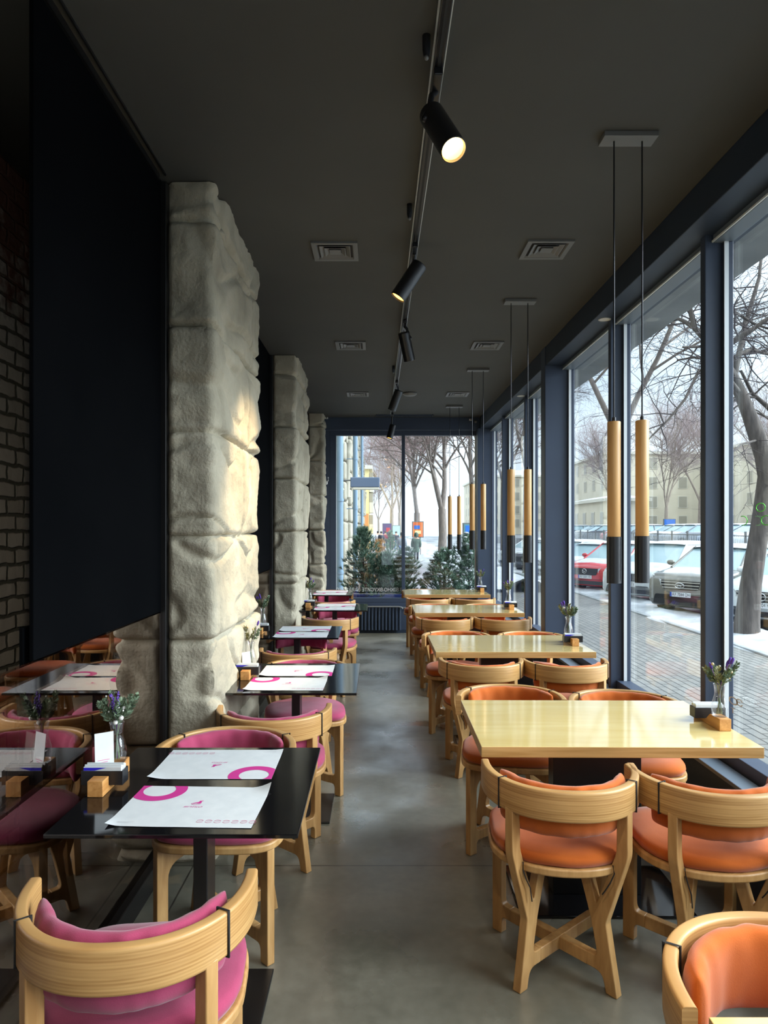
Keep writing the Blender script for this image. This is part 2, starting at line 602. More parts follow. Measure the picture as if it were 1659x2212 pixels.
# ================================================================ ROOM SHELL
H = 3.25            # ceiling
XL = -1.02          # glazed partition plane
YB, YE = -2.6, 10.40
XW = 1.75           # window glass
S = 'structure'

b = MB(); b.box(-1.72, 1.80, YB, YE + 0.1, -0.12, 0.0)
tag(b.build('floor', 'floor', smooth=0), 'polished grey concrete floor of the dining room with saw-cut joints', 'floor', kind=S)
b = MB(); b.box(-1.9, 1.95, YB, YE + 0.25, H, H + 0.2)
tag(b.build('ceiling', 'ceiling', smooth=0), 'flat dark grey plaster ceiling over the dining room', 'ceiling', kind=S)
b = MB(); b.box(-1.80, -1.67, YB, YE + 0.1, -0.1, H)
tag(b.build('wall_left', 'brick', smooth=0), 'whitewashed brick wall seen past the black board', 'wall', kind=S)
# end wall: solid parts around the end window
b = MB()
b.box(-1.67, -0.72, YE, YE + 0.2, 0, H)
b.box(-0.72, 1.52, YE, YE + 0.2, 0, 0.459)
b.box(-0.72, 1.52, YE + 0.02, YE + 0.2, 3.06, H)
b.box(1.52, 1.80, YE, YE + 0.2, 0, H)
tag(b.build('wall_back', 'navy', smooth=0), 'dark navy end wall framing the big end window', 'wall', kind=S)
# beams
b = MB(); b.box(1.536, 1.86, YB, YE, 3.075, H)
tag(b.build('trim_1', 'navy_dark', smooth=0, bevel=0.004), 'long dark beam running above the street windows', 'beam', kind=S)
b = MB(); b.box(-1.0, 1.536, YE - 0.12, YE + 0.02, 3.06, H)
tag(b.build('trim_2', 'navy', smooth=0, bevel=0.004), 'dark navy beam across the top of the end window', 'beam', kind=S)
# low plinth and sill under the street windows
b = MB(); b.box(1.60, 1.86, YB, YE, 0, 0.44)
b.box(1.585, 1.68, YB, YE, 0.44, 0.46, 1)  # ledge painted pale for the daylight it reflects
tag(b.build('trim_3', ['navy_dark', 'frame_lit'], smooth=0, bevel=0.003), 'low dark plinth with a ledge below the street windows', 'plinth', kind=S)
# unseen wall behind viewer, shaped for the light: open right half, solid left
b = MB()
b.box(-1.67, 0.15, YB - 0.2, YB, 0, H)
b.box(-1.2, 1.8, YB - 0.2, YB, 3.0, H)
b.box(-1.2, 1.8, YB - 0.2, YB, 0, 0.3)
tag(b.build('wall_front', 'navy_dark', smooth=0), kind=S)

# posts of the street front
POSTS = [-2.1, -0.71, 0.68, 2.07, 3.46, 4.86, None, 7.67, 9.07]
k = 4
for i, y in enumerate([-2.1, -0.71, 0.68, 2.07, 3.46, 4.86, 7.67, 9.07]):
    b = MB(); b.box(1.655, 1.80, y, y + 0.052, 0.44, 3.08)
    lab = {3.46: 'slim dark window post nearest the viewer', 4.86: 'slim dark window post behind the long wood pendant pair nearest the viewer',
           7.67: 'slim dark window post just past the wide navy column', 9.07: 'slim dark window post nearest the end wall'}.get(y)
    tag(b.build('trim_%d' % k, 'navy', smooth=0, bevel=0.004), lab, 'window post' if lab else None, kind=S)
    k += 1
b = MB(); b.box(1.53, 1.80, 6.25, 6.41, 0, H - 0.002)
tag(b.build('trim_%d' % k, 'navy', smooth=0, bevel=0.005), 'wide navy column standing between the street windows', 'column', kind=S)
k += 1
b = MB(); b.box(1.50, 1.72, YE - 0.16, YE, 0, 3.08)
tag(b.build('trim_%d' % k, 'navy', smooth=0, bevel=0.005), 'navy corner post where street front and end window meet', 'column', kind=S)
k += 1

# street windows: glazing frame + pane
edges = [(-2.05, -0.71), (-0.66, 0.68), (0.73, 2.07), (2.12, 3.46), (3.51, 4.86), (4.91, 6.25), (6.41, 7.67), (7.72, 9.07), (9.12, YE - 0.16)]
wlab = {3: 'street window nearest the viewer with tree trunk behind', 4: 'street window showing the silver car', 5: 'street window showing the red car',
        6: 'narrow looking street window past the navy column', 7: 'street window next to last before the end wall', 8: 'street window closest to the end wall'}
for i, (y0, y1) in enumerate(edges):
    w = thing('window_%d' % (i + 1), (XW, (y0 + y1) / 2, 0.44), wlab.get(i), 'window' if i in wlab else None, kind=S)
    hy = (y1 - y0) / 2
    b = MB()
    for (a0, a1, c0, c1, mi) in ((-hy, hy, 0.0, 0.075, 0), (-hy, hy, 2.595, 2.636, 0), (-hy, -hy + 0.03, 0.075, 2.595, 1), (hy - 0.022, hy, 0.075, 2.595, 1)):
        b.box(-0.010 if mi else -0.055, 0.037, a0, a1, c0, c1, 1 if c0 > 2 else 0)  # head member coloured paler, as if lit from below
    b.build('window_frame', ['navy', 'frame_lit'], w, smooth=0, bevel=0.003)
    b = MB()   # glazing bead, painted near-white for light the frame reflects
    b.box(-0.010, 0.012, hy - 0.026, hy - 0.0225, 0.06, 2.6)
    b.box(-0.062, -0.05, -hy, hy, 2.597, 2.606)
    b.build('glazing_bead', 'alu', w, smooth=0)
    b = MB()
    b.box(0.030, 0.036, -hy + 0.02, hy - 0.02, 0.07, 2.6)
    b.build('glass_pane', 'pane', w, smooth=0)
    if i == 3:
        # thin green outline shapes on the pane
        b = MB()
        for (px, py, r, a0, a1) in ((1643, 1096, 0.019, 0, 2 * PI), (1604, 1125, 0.022, -PI * 0.55, PI * 0.6), (1655, 1124, 0.021, 0, 2 * PI)):
            c = Vector((-0.004, (XW - 0.004) * F / (px - VX) - (y0 + y1) / 2, 0))
            c.z = CAMH - (py - VY) * (c.y + (y0 + y1) / 2) / F - 0.44
            n = 22
            pts = [c + Vector((0, r * -1.9 * math.cos(a0 + (a1 - a0) * q / n), r * math.sin(a0 + (a1 - a0) * q / n))) for q in range(n + 1)]
            b.tube(pts, 0.0022, 5, cap=True)
        b.build('window_lettering', mat('green_outline', lin(96, 220, 70), 0.5), w)
        # small white characters low on the same pane
        b = MB()
        for (ch, px, py, sz) in (('O', 1584, 1515, 0.055), ('Т', 1583, 1536, 0.035), ('Є', 1597, 1519, 0.045)):
            Y = (XW - 0.004) * F / (px - VX)
            z = CAMH - (py - VY) * Y / F
            v, f = text_geo(ch, sz)
            T = Matrix.Translation((-0.004, Y - (y0 + y1) / 2, z - 0.44)) @ Matrix(((0, 0, -1, 0), (-2.2, 0, 0, 0), (0, 1, 0, 0), (0, 0, 0, 1)))
            b.geo(v, f, 0, T)
        b.build('window_lettering', 'white', w, smooth=0)

# end window
w = thing('window_10', (0.40, YE, 0.46), 'big end window looking out on the snowy street', 'window', kind=S)
b = MB()
x0, x1 = -1.12, 1.13          # relative to 0.40
b.box(x0, x1, 0.0, 0.09, 0.0, 0.066)
b.box(x0, x1, 0.0, 0.09, 2.535, 2.61)
b.box(x0, x0 + 0.095, 0.0, 0.09, 0.066, 2.535)
b.box(x1 - 0.03, x1, 0.0, 0.09, 0.066, 2.535)
b.box(-0.03, 0.022, 0.0, 0.09, 0.066, 2.535)
b.build('window_frame', 'navy', w, smooth=0, bevel=0.004)
b = MB(); b.box(x0 + 0.095, x0 + 0.10, 0.01, 0.05, 0.066, 2.535); b.box(x0, x1, -0.006, 0.002, 2.606, 2.612); b.box(x1 - 0.045, x1 - 0.03, 0.02, 0.06, 0.066, 2.535)
b.build('glazing_bead', 'alu', w, smooth=0)
b = MB(); b.box(x0 + 0.1, -0.03, 0.05, 0.066, 0.066, 2.535); b.box(0.022, x1 - 0.035, 0.05, 0.066, 0.066, 2.535)
b.build('glass_pane', 'pane', w, smooth=0)
b = MB()
v, f = text_geo('ЗВ ВІКНО ВКУСИТЕ ЗАРАЗ ОІО', 0.075)
b.geo(v, f, 0, Matrix.Translation((-0.5, 0.046, 0.185)) @ Matrix(((-0.92, 0, 0, 0), (0, 0, 1, 0), (0, 1, 0, 0), (0, 0, 0, 1))))
b.box(-0.98, -0.06, 0.045, 0.047, 0.125, 0.129)
b.build('window_lettering', 'white', w, smooth=0)

# stone pillars ---------------------------------------------------------------


def pillar(y0, y1, name, label, seed, back=True):
    """rusticated stone pier: profile runs along the near face, the room side and the far face"""
    o = Vector((seed * 3.7, seed * 1.3, 0))
    xin, xf = XL + 0.005, -0.825
    path = []
    LN = xf - xin
    LS = y1 - y0
    tot = LN + LS + LN
    nu, nv = max(60, int(tot / 0.0125)), 300
    jz = [0.05 + 0.5025 * i for i in range(8)]

    def edge(d, w=0.045):
        d = min(d / w, 1.0)
        return math.sqrt(max(0.0, 1 - (1 - d) ** 2))

    def fn(u, v):
        s = u * tot
        z = v * (H - 0.004)
        # course
        k = 0
        while k < 7 and z > jz[k]:
            k += 1
        zlo = jz[k - 1] if k > 0 else -0.45
        zhi = jz[k] if k < 8 else 3.6
        wv = noise.noise(Vector((s * 2.2, z * 1.5, 3.0)) + o) * 0.012
        dz = min(z - zlo + wv, zhi - z - wv)
        # vertical joint on the room side
        js = LN + (0.10 if k % 2 else LS * 0.56) + 0.03 * math.sin(seed + k)
        ds = abs(s - js)
        js2 = LN + LS - (LS * 0.30 if k % 2 else 0.16)
        if LN < s < LN + LS:
            ds = min(ds, abs(s - js2) if LS > 0.8 else 9)
        if s < LN - 0.02:
            ds = 9
        amp = 0.056 + 0.012 * noise.noise(Vector((k * 3.1, (s > js) * 5.0, seed)))
        d = amp * edge(max(0.0, dz), 0.035) * (0.12 + 0.88 * edge(max(0, ds), 0.028))
        P = Vector((s * 1.0, z, 0)) + o
        d += 0.020 * noise.noise(Vector((s * 3.0, z * 3.2 + k * 7, seed))) * edge(max(0, dz), 0.06)
        # broad chisel scallops
        a = noise.noise(Vector((s * 1.7 + k * 2.3, z * 2.6, seed + 9)))
        d -= 0.028 * max(0.0, 1 - abs(a) * 11) * edge(max(0, dz), 0.08)
        d += 0.006 * noise.noise(Vector((s * 14, z * 14, seed))) + 0.003 * noise.noise(Vector((s * 40, z * 40, seed)))
        # corner blend
        if s < LN:
            p = Vector((xin + s, y0, z)); n = Vector((0, -1, 0))
        elif s < LN + LS:
            p = Vector((xf, y0 + s - LN, z)); n = Vector((1, 0, 0))
        else:
            p = Vector((xf - (s - LN - LS), y1, z)); n = Vector((0, 1, 0))
        c1, c2 = abs(s - LN), abs(s - LN - LS)
        wc = 0.075
        tan = Vector((0, 0, 0))
        if c1 < wc:
            d -= 0.012 * max(0.0, 1 - c1 / 0.012)
            tan = (Vector((1, 0, 0)) if s < LN else Vector((0, -1, 0))) * d * (1 - c1 / wc)
        elif c2 < wc:
            d -= 0.012 * max(0.0, 1 - c2 / 0.012)
            tan = (Vector((0, 1, 0)) if s < LN + LS else Vector((1, 0, 0))) * d * (1 - c2 / wc)
        fade = min(1.0, s / 0.03, (tot - s) / 0.03)
        return p + (n * d + tan) * max(0.0, fade)
    b = MB()
    b.grid(fn, nu, nv)
    ob = b.build(name, 'stone', smooth=60, recalc=False)
    # make sure the faces look outward
    me = ob.data
    if me.polygons[len(me.polygons) // 2].normal.x < 0:
        me.flip_normals()
    tag(ob, label, 'pillar', 'rusticated stone pillars', 'thing')
    return ob


pillar(3.31, 4.42, 'stone_pillar', 'tall rough stone pillar nearest the viewer with a warm pool of light', 1)
pillar(6.62, 7.62, 'stone_pillar', 'rough stone pillar in the middle of the row', 2)
pillar(9.97, YE - 0.09, 'stone_pillar', 'rough stone pillar standing against the end wall', 3)

# black boards and smoked glass between the pillars
for (y0, y1, lab, lab2) in ((2.045, 3.30, 'big black wall board nearest the viewer beside the brick wall', 'smoked glass partition beside the nearest black table reflecting the room'),
                            (4.40, 6.60, 'black wall board between the first and second stone pillars', 'smoked glass partition between the first and second stone pillars'),
                            (7.60, 9.98, 'black wall board between the second and third stone pillars', 'smoked glass partition between the second and third stone pillars')):
    b = MB(); b.box(XL - 0.050, XL - 0.036, y0, y1, 0.0, 1.30)
    b.box(XL - 0.020, XL - 0.006, y0, y1, 1.2, H - 0.003)
    b.box(XL - 0.040, XL - 0.0195, y0 + .3, y1, 1.2, 1.3)
    tag(b.build('wall_board', 'black_panel', smooth=0, bevel=0.003), lab, 'wall board', 'black wall boards', 'thing')
    p0 = YB if y0 < 3 else y0
    g = thing('glass_partition', (XL, (p0 + y1) / 2, 0), lab2, 'glass partition', kind='thing')
    hy = (y1 - p0) / 2
    b = MB(); b.box(-0.03, 0.035, -hy, hy, 0, 0.10); b.box(-0.03, 0.02, hy - 0.055, hy, 0.10, 3.24)
    b.build('partition_frame', 'black_steel', g, smooth=0, bevel=0.004)
    b = MB(); b.box(-0.012, 0.004, -hy, hy - 0.05, 0.10, 1.199)
    b.build('glass_pane', 'pane_left', g, smooth=0)
b = MB(); b.box(XL - 0.02, XL + 0.004, YB, 3.2, H - 0.03, H - 0.0); b.box(XL + 0.028, XL + 0.034, YB, 3.2, H - 0.012, H)
tag(b.build('ceiling_rail', 'black_steel', smooth=0), 'thin black rail on the ceiling above the nearest wall board', 'rail', kind='thing')

# radiator under the end window
r = thing('radiator', (0.02, YE - 0.1, 0.0), 'dark ribbed radiator under the end window', 'radiator')
b = MB()
for i in range(14):
    x = -0.36 + i * 0.052
    b.tube([(x, 0.04, 0.05), (x, 0.04, 0.39)], 0.024, 10)
b.build('radiator_column', 'navy_dark', r)
b = MB(); b.tube([(-0.42, 0.0, 0.405), (0.30, 0.0, 0.405), (0.345, 0.0, 0.395), (0.36, 0.0, 0.37)], 0.012, 8)
b.build('radiator_rail', 'vent', r)
b = MB(); b.tube([(0.34, 0.04, 0.385), (0.42, 0.04, 0.385)], 0.012, 8); b.tube([(0.42, 0.04, 0.385), (0.42, 0.1, 0.385)], 0.012, 8)
b.build('radiator_valve', 'vent', r)
b = MB(); b.box(-0.4, 0.42, 0.08, 0.1, 0.0, 0.05)
b.build('radiator_bracket', 'navy_dark', r)

# ceiling diffusers -----------------------------------------------------------


def vent(x, y, label):
    t = thing('ceiling_vent', (x, y, H), label, 'air vent', 'square ceiling vents')

    def ring(b, r0, z0, r1, z1, t_):
        # sloped square ring from half-size r0 (low) to r1 (high)
        for q in range(4):
            a = PI / 2 * q
            T = Matrix.Rotation(a, 4, 'Z')
            P = [T @ Vector(p) for p in ((-r0, -r0, z0), (r0, -r0, z0), (r1, -r1, z1), (-r1, -r1, z1))]
            b.face([b.bm.verts.new(p) for p in P])
            P = [T @ Vector(p) for p in ((-r0, -r0, z0), (r0, -r0, z0), (r0 + t_, -r0 - t_, z0), (-r0 - t_, -r0 - t_, z0))]
            b.face([b.bm.verts.new(p) for p in P])
    b = MB()
    ring(b, 0.108, -0.012, 0.100, -0.002, 0.026)
    for q in range(4):
        T = Matrix.Rotation(PI / 2 * q, 4, 'Z')
        b.face([b.bm.verts.new(T @ Vector(p)) for p in ((-0.134, -0.134, -0.012), (0.134, -0.134, -0.012), (0.134, -0.134, 0), (-0.134, -0.134, 0))])
    b.build('vent_frame', 'vent', t, smooth=0)
    for r0 in (0.086, 0.058):
        b = MB(); ring(b, r0, -0.012, r0 - 0.022, -0.001, 0.005)
        b.build('vent_blade', 'vent', t, smooth=0)
    b = MB(); b.box(-0.034, 0.034, -0.034, 0.034, -0.012, -0.006)
    b.build('vent_core', 'vent', t, smooth=0)
    b = MB(); b.box(-0.108, 0.108, -0.108, 0.108, -0.0012, -0.0004)
    b.build('vent_throat', 'vent_dark', t, smooth=0)


for (x, y, lb) in ((-0.25, 4.085, 'square ceiling vent on the wall side of the first row'), (1.0, 4.06, 'square ceiling vent on the window side of the first row'),
                   (-0.24, 6.20, 'square ceiling vent on the wall side of the middle row'), (0.99, 6.20, 'square ceiling vent on the window side of the middle row'),
                   (-0.24, 8.47, 'square ceiling vent on the wall side of the last row'), (0.99, 8.47, 'square ceiling vent on the window side of the last row')):
    vent(x, y, lb)
t = thing('smoke_detector', (0.40, 8.42, H), 'flat round detector on the ceiling beside the spotlight track', 'detector')
b = MB(); b.lathe([(0.085, 0.0), (0.088, -0.012), (0.07, -0.03), (0.03, -0.036)], 28)
b.build('detector_body', 'vent', t)
g = thing('air_grille', (0.4, 10.08, H), 'long slotted air grille in the ceiling before the end window', 'air vent')
b = MB()
b.box(-0.42, 0.42, -0.06, -0.045, -0.012, 0); b.box(-0.42, 0.42, 0.045, 0.06, -0.012, 0); b.box(-0.42, -0.405, -0.06, 0.06, -0.012, 0); b.box(0.405, 0.42, -0.06, 0.06, -0.012, 0)
b.build('grille_frame', 'navy', g, smooth=0)
b = MB()
for i in range(40):
    x = -0.40 + i * 0.0205
    b.box(x, x + 0.006, -0.045, 0.045, -0.01, -0.003)
b.build('grille_slat', 'navy_dark', g, smooth=0)
# recessed downlights in the beam soffit
for (y, lb) in ((4.86, 'small round downlight in the beam above the street window showing the silver car'), (7.69, 'small round downlight in the beam past the navy column')):
    t = thing('downlight', (1.612, y, 3.075), lb, 'downlight', 'beam downlights')
    b = MB(); b.lathe([(0.036, 0.0), (0.044, -0.004), (0.044, -0.0005)], 24, cap0=False, cap1=False); b.lathe([(0.036, 0.0), (0.044, -0.004)], 24, cap0=False, cap1=False)
    b.build('downlight_rim', 'white', t)
    b = MB(); b.lathe([(0.001, -0.002), (0.036, -0.002)], 24, cap0=False, cap1=False)
    b.build('downlight_lens', 'white', t)
# little sensors
for (x, y, z, lb) in ((-0.76, YE - 0.135, 3.24, 'small white sensor on the end beam beside the third stone pillar'), (1.40, YE - 0.1375, 3.215, 'small white sensor at the corner of the end beam')):
    t = thing('motion_sensor', (x, y, z), lb, 'sensor', 'small sensors')
    b = MB(); b.box(-0.022, 0.022, -0.02, 0.018, -0.016, 0.008)
    b.build('sensor_body', 'white', t, bevel=0.004)
    b = MB(); b.ball((0, -0.02, -0.004), 0.01, seg=10)
    b.build('sensor_eye', 'vent', t)
t = thing('camera_dome', (1.475, YE - 0.128, 3.185), 'tiny round dark dome camera on the end beam', 'camera')
b = MB(); b.ball((0, -0.008, 0), 0.022, seg=14)
b.build('dome', 'vent', t)
b = MB(); b.lathe([(0.026, 0), (0.026, 0.008)], 16, T=Matrix.Translation((0, 0.008, 0)) @ Matrix.Rotation(PI / 2, 4, 'X'))
b.build('dome_base', 'navy', t)
t = thing('coat_hook', (-0.765, YE, 2.27), 'small white hook on the navy end wall', 'hook')
b = MB(); b.tube([(0.02, -0.02, 0.09), (0.022, -0.03, 0.04), (0.0, -0.045, 0.0), (-0.02, -0.04, -0.01)], 0.007, 8); b.ball((-0.008, -0.03, 0.0), 0.024, seg=10, sc=(1, 1, 1.2))
b.build('hook_body', 'white', t)

# ================================================================ CHAIRS


def rail_curve(a, bb, n, t):
    """t in [-1, 1], from left tip round the back to the right tip; y grows to the front"""
    th = t * PI / 2
    c, s = math.cos(th), math.sin(th)
    x = a * math.copysign(abs(s) ** (2 / n), s)
    y = 0.03 - bb * abs(c) ** (2 / n)
    return x, y


def rail_pts(off, m=56, t0=-1, t1=1):
    P = [Vector(rail_curve(0.265 - off, 0.30 - off, 2.2, t0 + (t1 - t0) * i / m)) for i in range(m + 1)]
    # even spacing
    L = [0]
    for p, q in zip(P, P[1:]):
        L.append(L[-1] + (q - p).length)
    out = []
    for i in range(m + 1):
        d = L[-1] * i / m
        k = max(j for j in range(m + 1) if L[j] <= d + 1e-9)
        k = min(k, m - 1)
        f = (d - L[k]) / max(1e-9, L[k + 1] - L[k])
        out.append(P[k].lerp(P[k + 1], f))
    return out


def seat_outline(sc=1.0, m=72):
    out = []
    for i in range(m):
        a = 2 * PI * i / m
        c, s = math.cos(a), math.sin(a)
        if s >= 0:
            n = 4.2
            by = 0.25
        else:
            n = 2.1
            by = 0.222
        x = 0.25 * math.copysign(abs(c) ** (2 / n), c)
        y = by * math.copysign(abs(s) ** (2 / n), s)
        out.append((x * sc, y * sc + 0.004))
    return out


REAR = fillet([(.245, 0), (.203, .238), (.285, .49), (.285, .645), (.243, .645), (.243, .50), (.166, .292), (.128, .424), (.084, .424), (.143, .24),
               (.172, .112), (.128, .112), (.128, .065), (.188, .065), (.203, 0)],
              [0, .008, .02, 0, 0, .02, .016, 0, 0, .012, .03, 0, 0, .03, 0])
FRONT = fillet([(.300, 0), (.300, .424), (.05, .424), (.05, .408), (.255, .352), (.255, .112), (.212, .112), (.212, .065), (.255, .065), (.255, 0)],
               [0, 0, 0, 0, .05, .03, 0, 0, .03, 0], 5)


def make_chair(kind):
    cloth = kind
    root = thing('dining_chair', (0, 0, 0), None, 'chair')
    th = 0.0165
    for side in (-1, 1):
        # one plywood frame lies in each vertical diagonal plane
        u = Vector((side * 0.7071, 0.7071, 0))
        nrm = Vector((0.7071, -side * 0.7071, 0))

        def fr(a, z, t):
            return u * (-a) + nrm * t + Vector((0, 0, z))

        def ff(a, z, t):
            return u * a + nrm * t + Vector((0, 0, z))
        b = MB(); b.prism(REAR, fr, -th, th)
        b.build('leg', 'ply', root, smooth=30, bevel=0.0035)
        b = MB(); b.prism(FRONT, ff, -th, th)
        b.build('leg', 'ply', root, smooth=30, bevel=0.0035)
        dz = 0.0006 * side
        b = MB(); b.prism([(-.129, .065 + dz), (-.129, .112 + dz), (.213, .112 + dz), (.213, .065 + dz)], ff, -th, th)
        b.build('stretcher', 'ply', root, smooth=30, bevel=0.003)
    b = MB(); b.prism(seat_outline(), lambda a, c, t: Vector((a, c, t)), 0.42, 0.448)
    b.build('seat', 'ply', root, smooth=30, bevel=0.006, seg=3)
    # seat cushion: soft dome over the seat outline
    b = MB()
    prof = [(0.90, 0.4475), (0.965, 0.452), (0.995, 0.468), (0.985, 0.482), (0.93, 0.494), (0.75, 0.502), (0.4, 0.506), (0.08, 0.507)]
    rings = []
    for sc, z in prof:
        o = seat_outline(sc * 0.985)
        rings.append([b.bm.verts.new((x, y, z + 0.0035 * noise.noise(Vector((x * 9, y * 9, 2.0 + len(kind)))))) for x, y in o])
    for r0, r1 in zip(rings, rings[1:]):
        for k in range(len(r0)):
            b.face([r0[k], r0[(k + 1) % len(r0)], r1[(k + 1) % len(r0)], r1[k]])
    b.face(rings[0][::-1]); b.face(rings[-1])
    b.build('seat_cushion', cloth, root, smooth=70)
    # back rail: swept section, slightly flared outward at the top
    mid = rail_pts(0.0)
    m = len(mid) - 1
    b = MB()
    rings = []
    hw = 0.0145
    sec = fillet([(-hw, 0.632), (hw, 0.632), (hw, 0.733), (-hw, 0.733)], 0.007, 3)
    for i, p in enumerate(mid):
        d = (mid[min(i + 1, m)] - mid[max(i - 1, 0)]).normalized()
        nr = Vector((d.y, -d.x))
        rings.append([b.bm.verts.new((p.x + nr.x * a, p.y + nr.y * a, z)) for a, z in sec])
    for r0, r1 in zip(rings, rings[1:]):
        for k in range(len(sec)):
            b.face([r0[k], r0[(k + 1) % len(sec)], r1[(k + 1) % len(sec)], r1[k]])
    b.face(rings[0]); b.face(rings[-1][::-1])
    b.build('back_rail', 'ply_rail', root, smooth=45)
    # back cushion hanging inside the rail
    inner = rail_pts(0.047, 60, -0.80, 0.80)
    mi = len(inner) - 1
    b = MB()
    rings = []
    ns = 20
    for i, p in enumerate(inner):
        f = i / mi
        d = (inner[min(i + 1, mi)] - inner[max(i - 1, 0)]).normalized()
        nr = Vector((d.y, -d.x))
        e = max(0.0, 1 - abs(2 * f - 1) ** 6) ** 0.5
        ring = []
        for k in range(ns):
            a = 2 * PI * k / ns
            ca, sa = math.cos(a), math.sin(a)
            w = (0.026 * (0.30 + 0.70 * e)) * math.copysign(abs(ca) ** 0.8, ca)
            hgt = (0.080 * (0.93 + 0.07 * e)) * math.copysign(abs(sa) ** 0.55, sa)
            q = Vector((p.x + nr.x * w, p.y + nr.y * w, 0.648 + hgt + 0.005 * sa))
            wr = 0.006 * noise.noise(Vector((q.x * 26, q.y * 26, q.z * 7 + 3)))
            q.x += nr.x * wr
            q.y += nr.y * wr
            q.z += 0.004 * noise.noise(Vector((f * 9, 3, k * 0.1)))
            ring.append(b.bm.verts.new(q))
        rings.append(ring)
    for r0, r1 in zip(rings, rings[1:]):
        for k in range(ns):
            b.face([r0[k], r0[(k + 1) % ns], r1[(k + 1) % ns], r1[k]])
    b.face(rings[0]); b.face(rings[-1][::-1])
    b.build('back_cushion', cloth, root, smooth=80)
    # elastic loops round the rail, and the cords below the seat
    for sgn in (-1, 1):
        i = min(range(2, m - 2), key=lambda q: abs(mid[q].x - sgn * 0.222) + (0 if mid[q].y < -0.05 else 1))
        p = mid[i]
        d = (mid[i + 1] - mid[i - 1]).normalized()
        nr = Vector((d.y, -d.x))
        loop = []
        for a, z in ((-0.0162, 0.630), (0.0162, 0.630), (0.0162, 0.735), (-0.0162, 0.735), (-0.0162, 0.630)):
            loop.append((p.x + nr.x * a, p.y + nr.y * a, z))
        b = MB(); b.tube(loop, 0.0032, 6)
        b.build('strap', 'strap', root, smooth=60)
    for sgn in (-1, 1):
        b = MB(); b.tube([(sgn * 0.150, -0.178, 0.452), (sgn * 0.152, -0.192, 0.43), (sgn * 0.140, -0.185, 0.395), (sgn * 0.125, -0.172, 0.36), (sgn * 0.118, -0.165, 0.31 if sgn < 0 else 0.345)], 0.0022, 5)
        b.build('tie_cord', 'strap', root, smooth=60)
    return root


LT = {1: 'nearest black table', 2: 'black table beside the first stone pillar', 3: 'black table past the first stone pillar', 4: 'black table beside the second stone pillar', 5: 'black table closest to the end wall'}
RT = {0: 'wooden table at the bottom corner', 1: 'big nearest wooden table', 2: 'second wooden table', 3: 'third wooden table', 4: 'wooden table by the end window'}
# kind, x, y, facing angle, label
CH = [
    ('orange', .665, 2.516, -4.8, 'orange cushioned chair, back to viewer, aisle side of the ' + RT[1]),
    ('orange', 1.185, 2.485, 0, 'orange cushioned chair, back to viewer, window side of the ' + RT[1]),
    ('orange', .685, 3.52, 171, 'orange cushioned chair behind the ' + RT[1] + ', aisle side'),
    ('orange', 1.235, 3.40, 172, 'orange cushioned chair behind the ' + RT[1] + ', window side'),
    ('orange', .684, 4.53, -2.5, 'orange chair, back to viewer, aisle side of the ' + RT[2]),
    ('orange', 1.23, 4.51, 1, 'orange chair, back to viewer, window side of the ' + RT[2]),
    ('orange', .635, 5.50, 176, 'orange chair behind the ' + RT[2] + ', aisle side'),
    ('orange', 1.235, 5.46, 180, 'orange chair behind the ' + RT[2] + ', window side'),
    ('orange', .65, 6.62, 0, 'orange chair, back to viewer, aisle side of the ' + RT[3]),
    ('orange', 1.21, 6.62, 0, 'orange chair, back to viewer, window side of the ' + RT[3]),
    ('orange', .62, 7.53, 180, 'orange chair behind the ' + RT[3] + ', aisle side'),
    ('orange', 1.20, 7.52, 180, 'orange chair behind the ' + RT[3] + ', window side'),
    ('orange', .632, 8.42, 0, 'orange chair, back to viewer, aisle side of the ' + RT[4]),
    ('orange', 1.174, 8.42, 0, 'orange chair, back to viewer, window side of the ' + RT[4]),
    ('orange', .61, 9.36, 180, 'orange chair facing the viewer behind the ' + RT[4]),
    ('orange', .83, 1.268, 180, 'orange cushioned chair facing the viewer at the ' + RT[0]),
    ('pink', -.58, 1.69, 4.8, 'pink cushioned chair, back to viewer, in front of the ' + LT[1]),
    ('pink', -.60, 2.715, 180, 'pink cushioned chair facing the viewer behind the ' + LT[1]),
    ('pink', -.50, 3.335, 4, 'pink chair, back to viewer, in front of the ' + LT[2]),
    ('pink', -.45, 4.26, 188, 'pink chair facing the viewer behind the ' + LT[2]),
    ('pink', -.57, 4.91, 0, 'pink chair, back to viewer, in front of the ' + LT[3]),
    ('pink', -.65, 5.76, 180, 'pink chair facing the viewer behind the ' + LT[3]),
    ('pink', -.46, 6.65, -8, 'turned pink chair, back to viewer, before the ' + LT[4]),
    ('pink', -.45, 7.62, 180, 'pink chair facing the viewer behind the ' + LT[4]),
    ('pink', -.54, 8.16, 0, 'pink chair, back to viewer, in front of the ' + LT[5]),
    ('pink', -.60, 9.22, 180, 'pink chair facing the viewer behind the ' + LT[5]),
]
proto = {'orange': make_chair('orange'), 'pink': make_chair('pink')}
used = set()
for kind, x, y, a, lb in CH:
    c = proto[kind] if kind not in used else copy_tree(proto[kind])
    used.add(kind)
    c.location = (x, y, 0)
    c.rotation_euler = (0, 0, R(a))
    tag(c, lb, 'chair', 'orange cushioned chairs' if kind == 'orange' else 'pink cushioned chairs')

# ================================================================ TABLES
TZ = 0.75


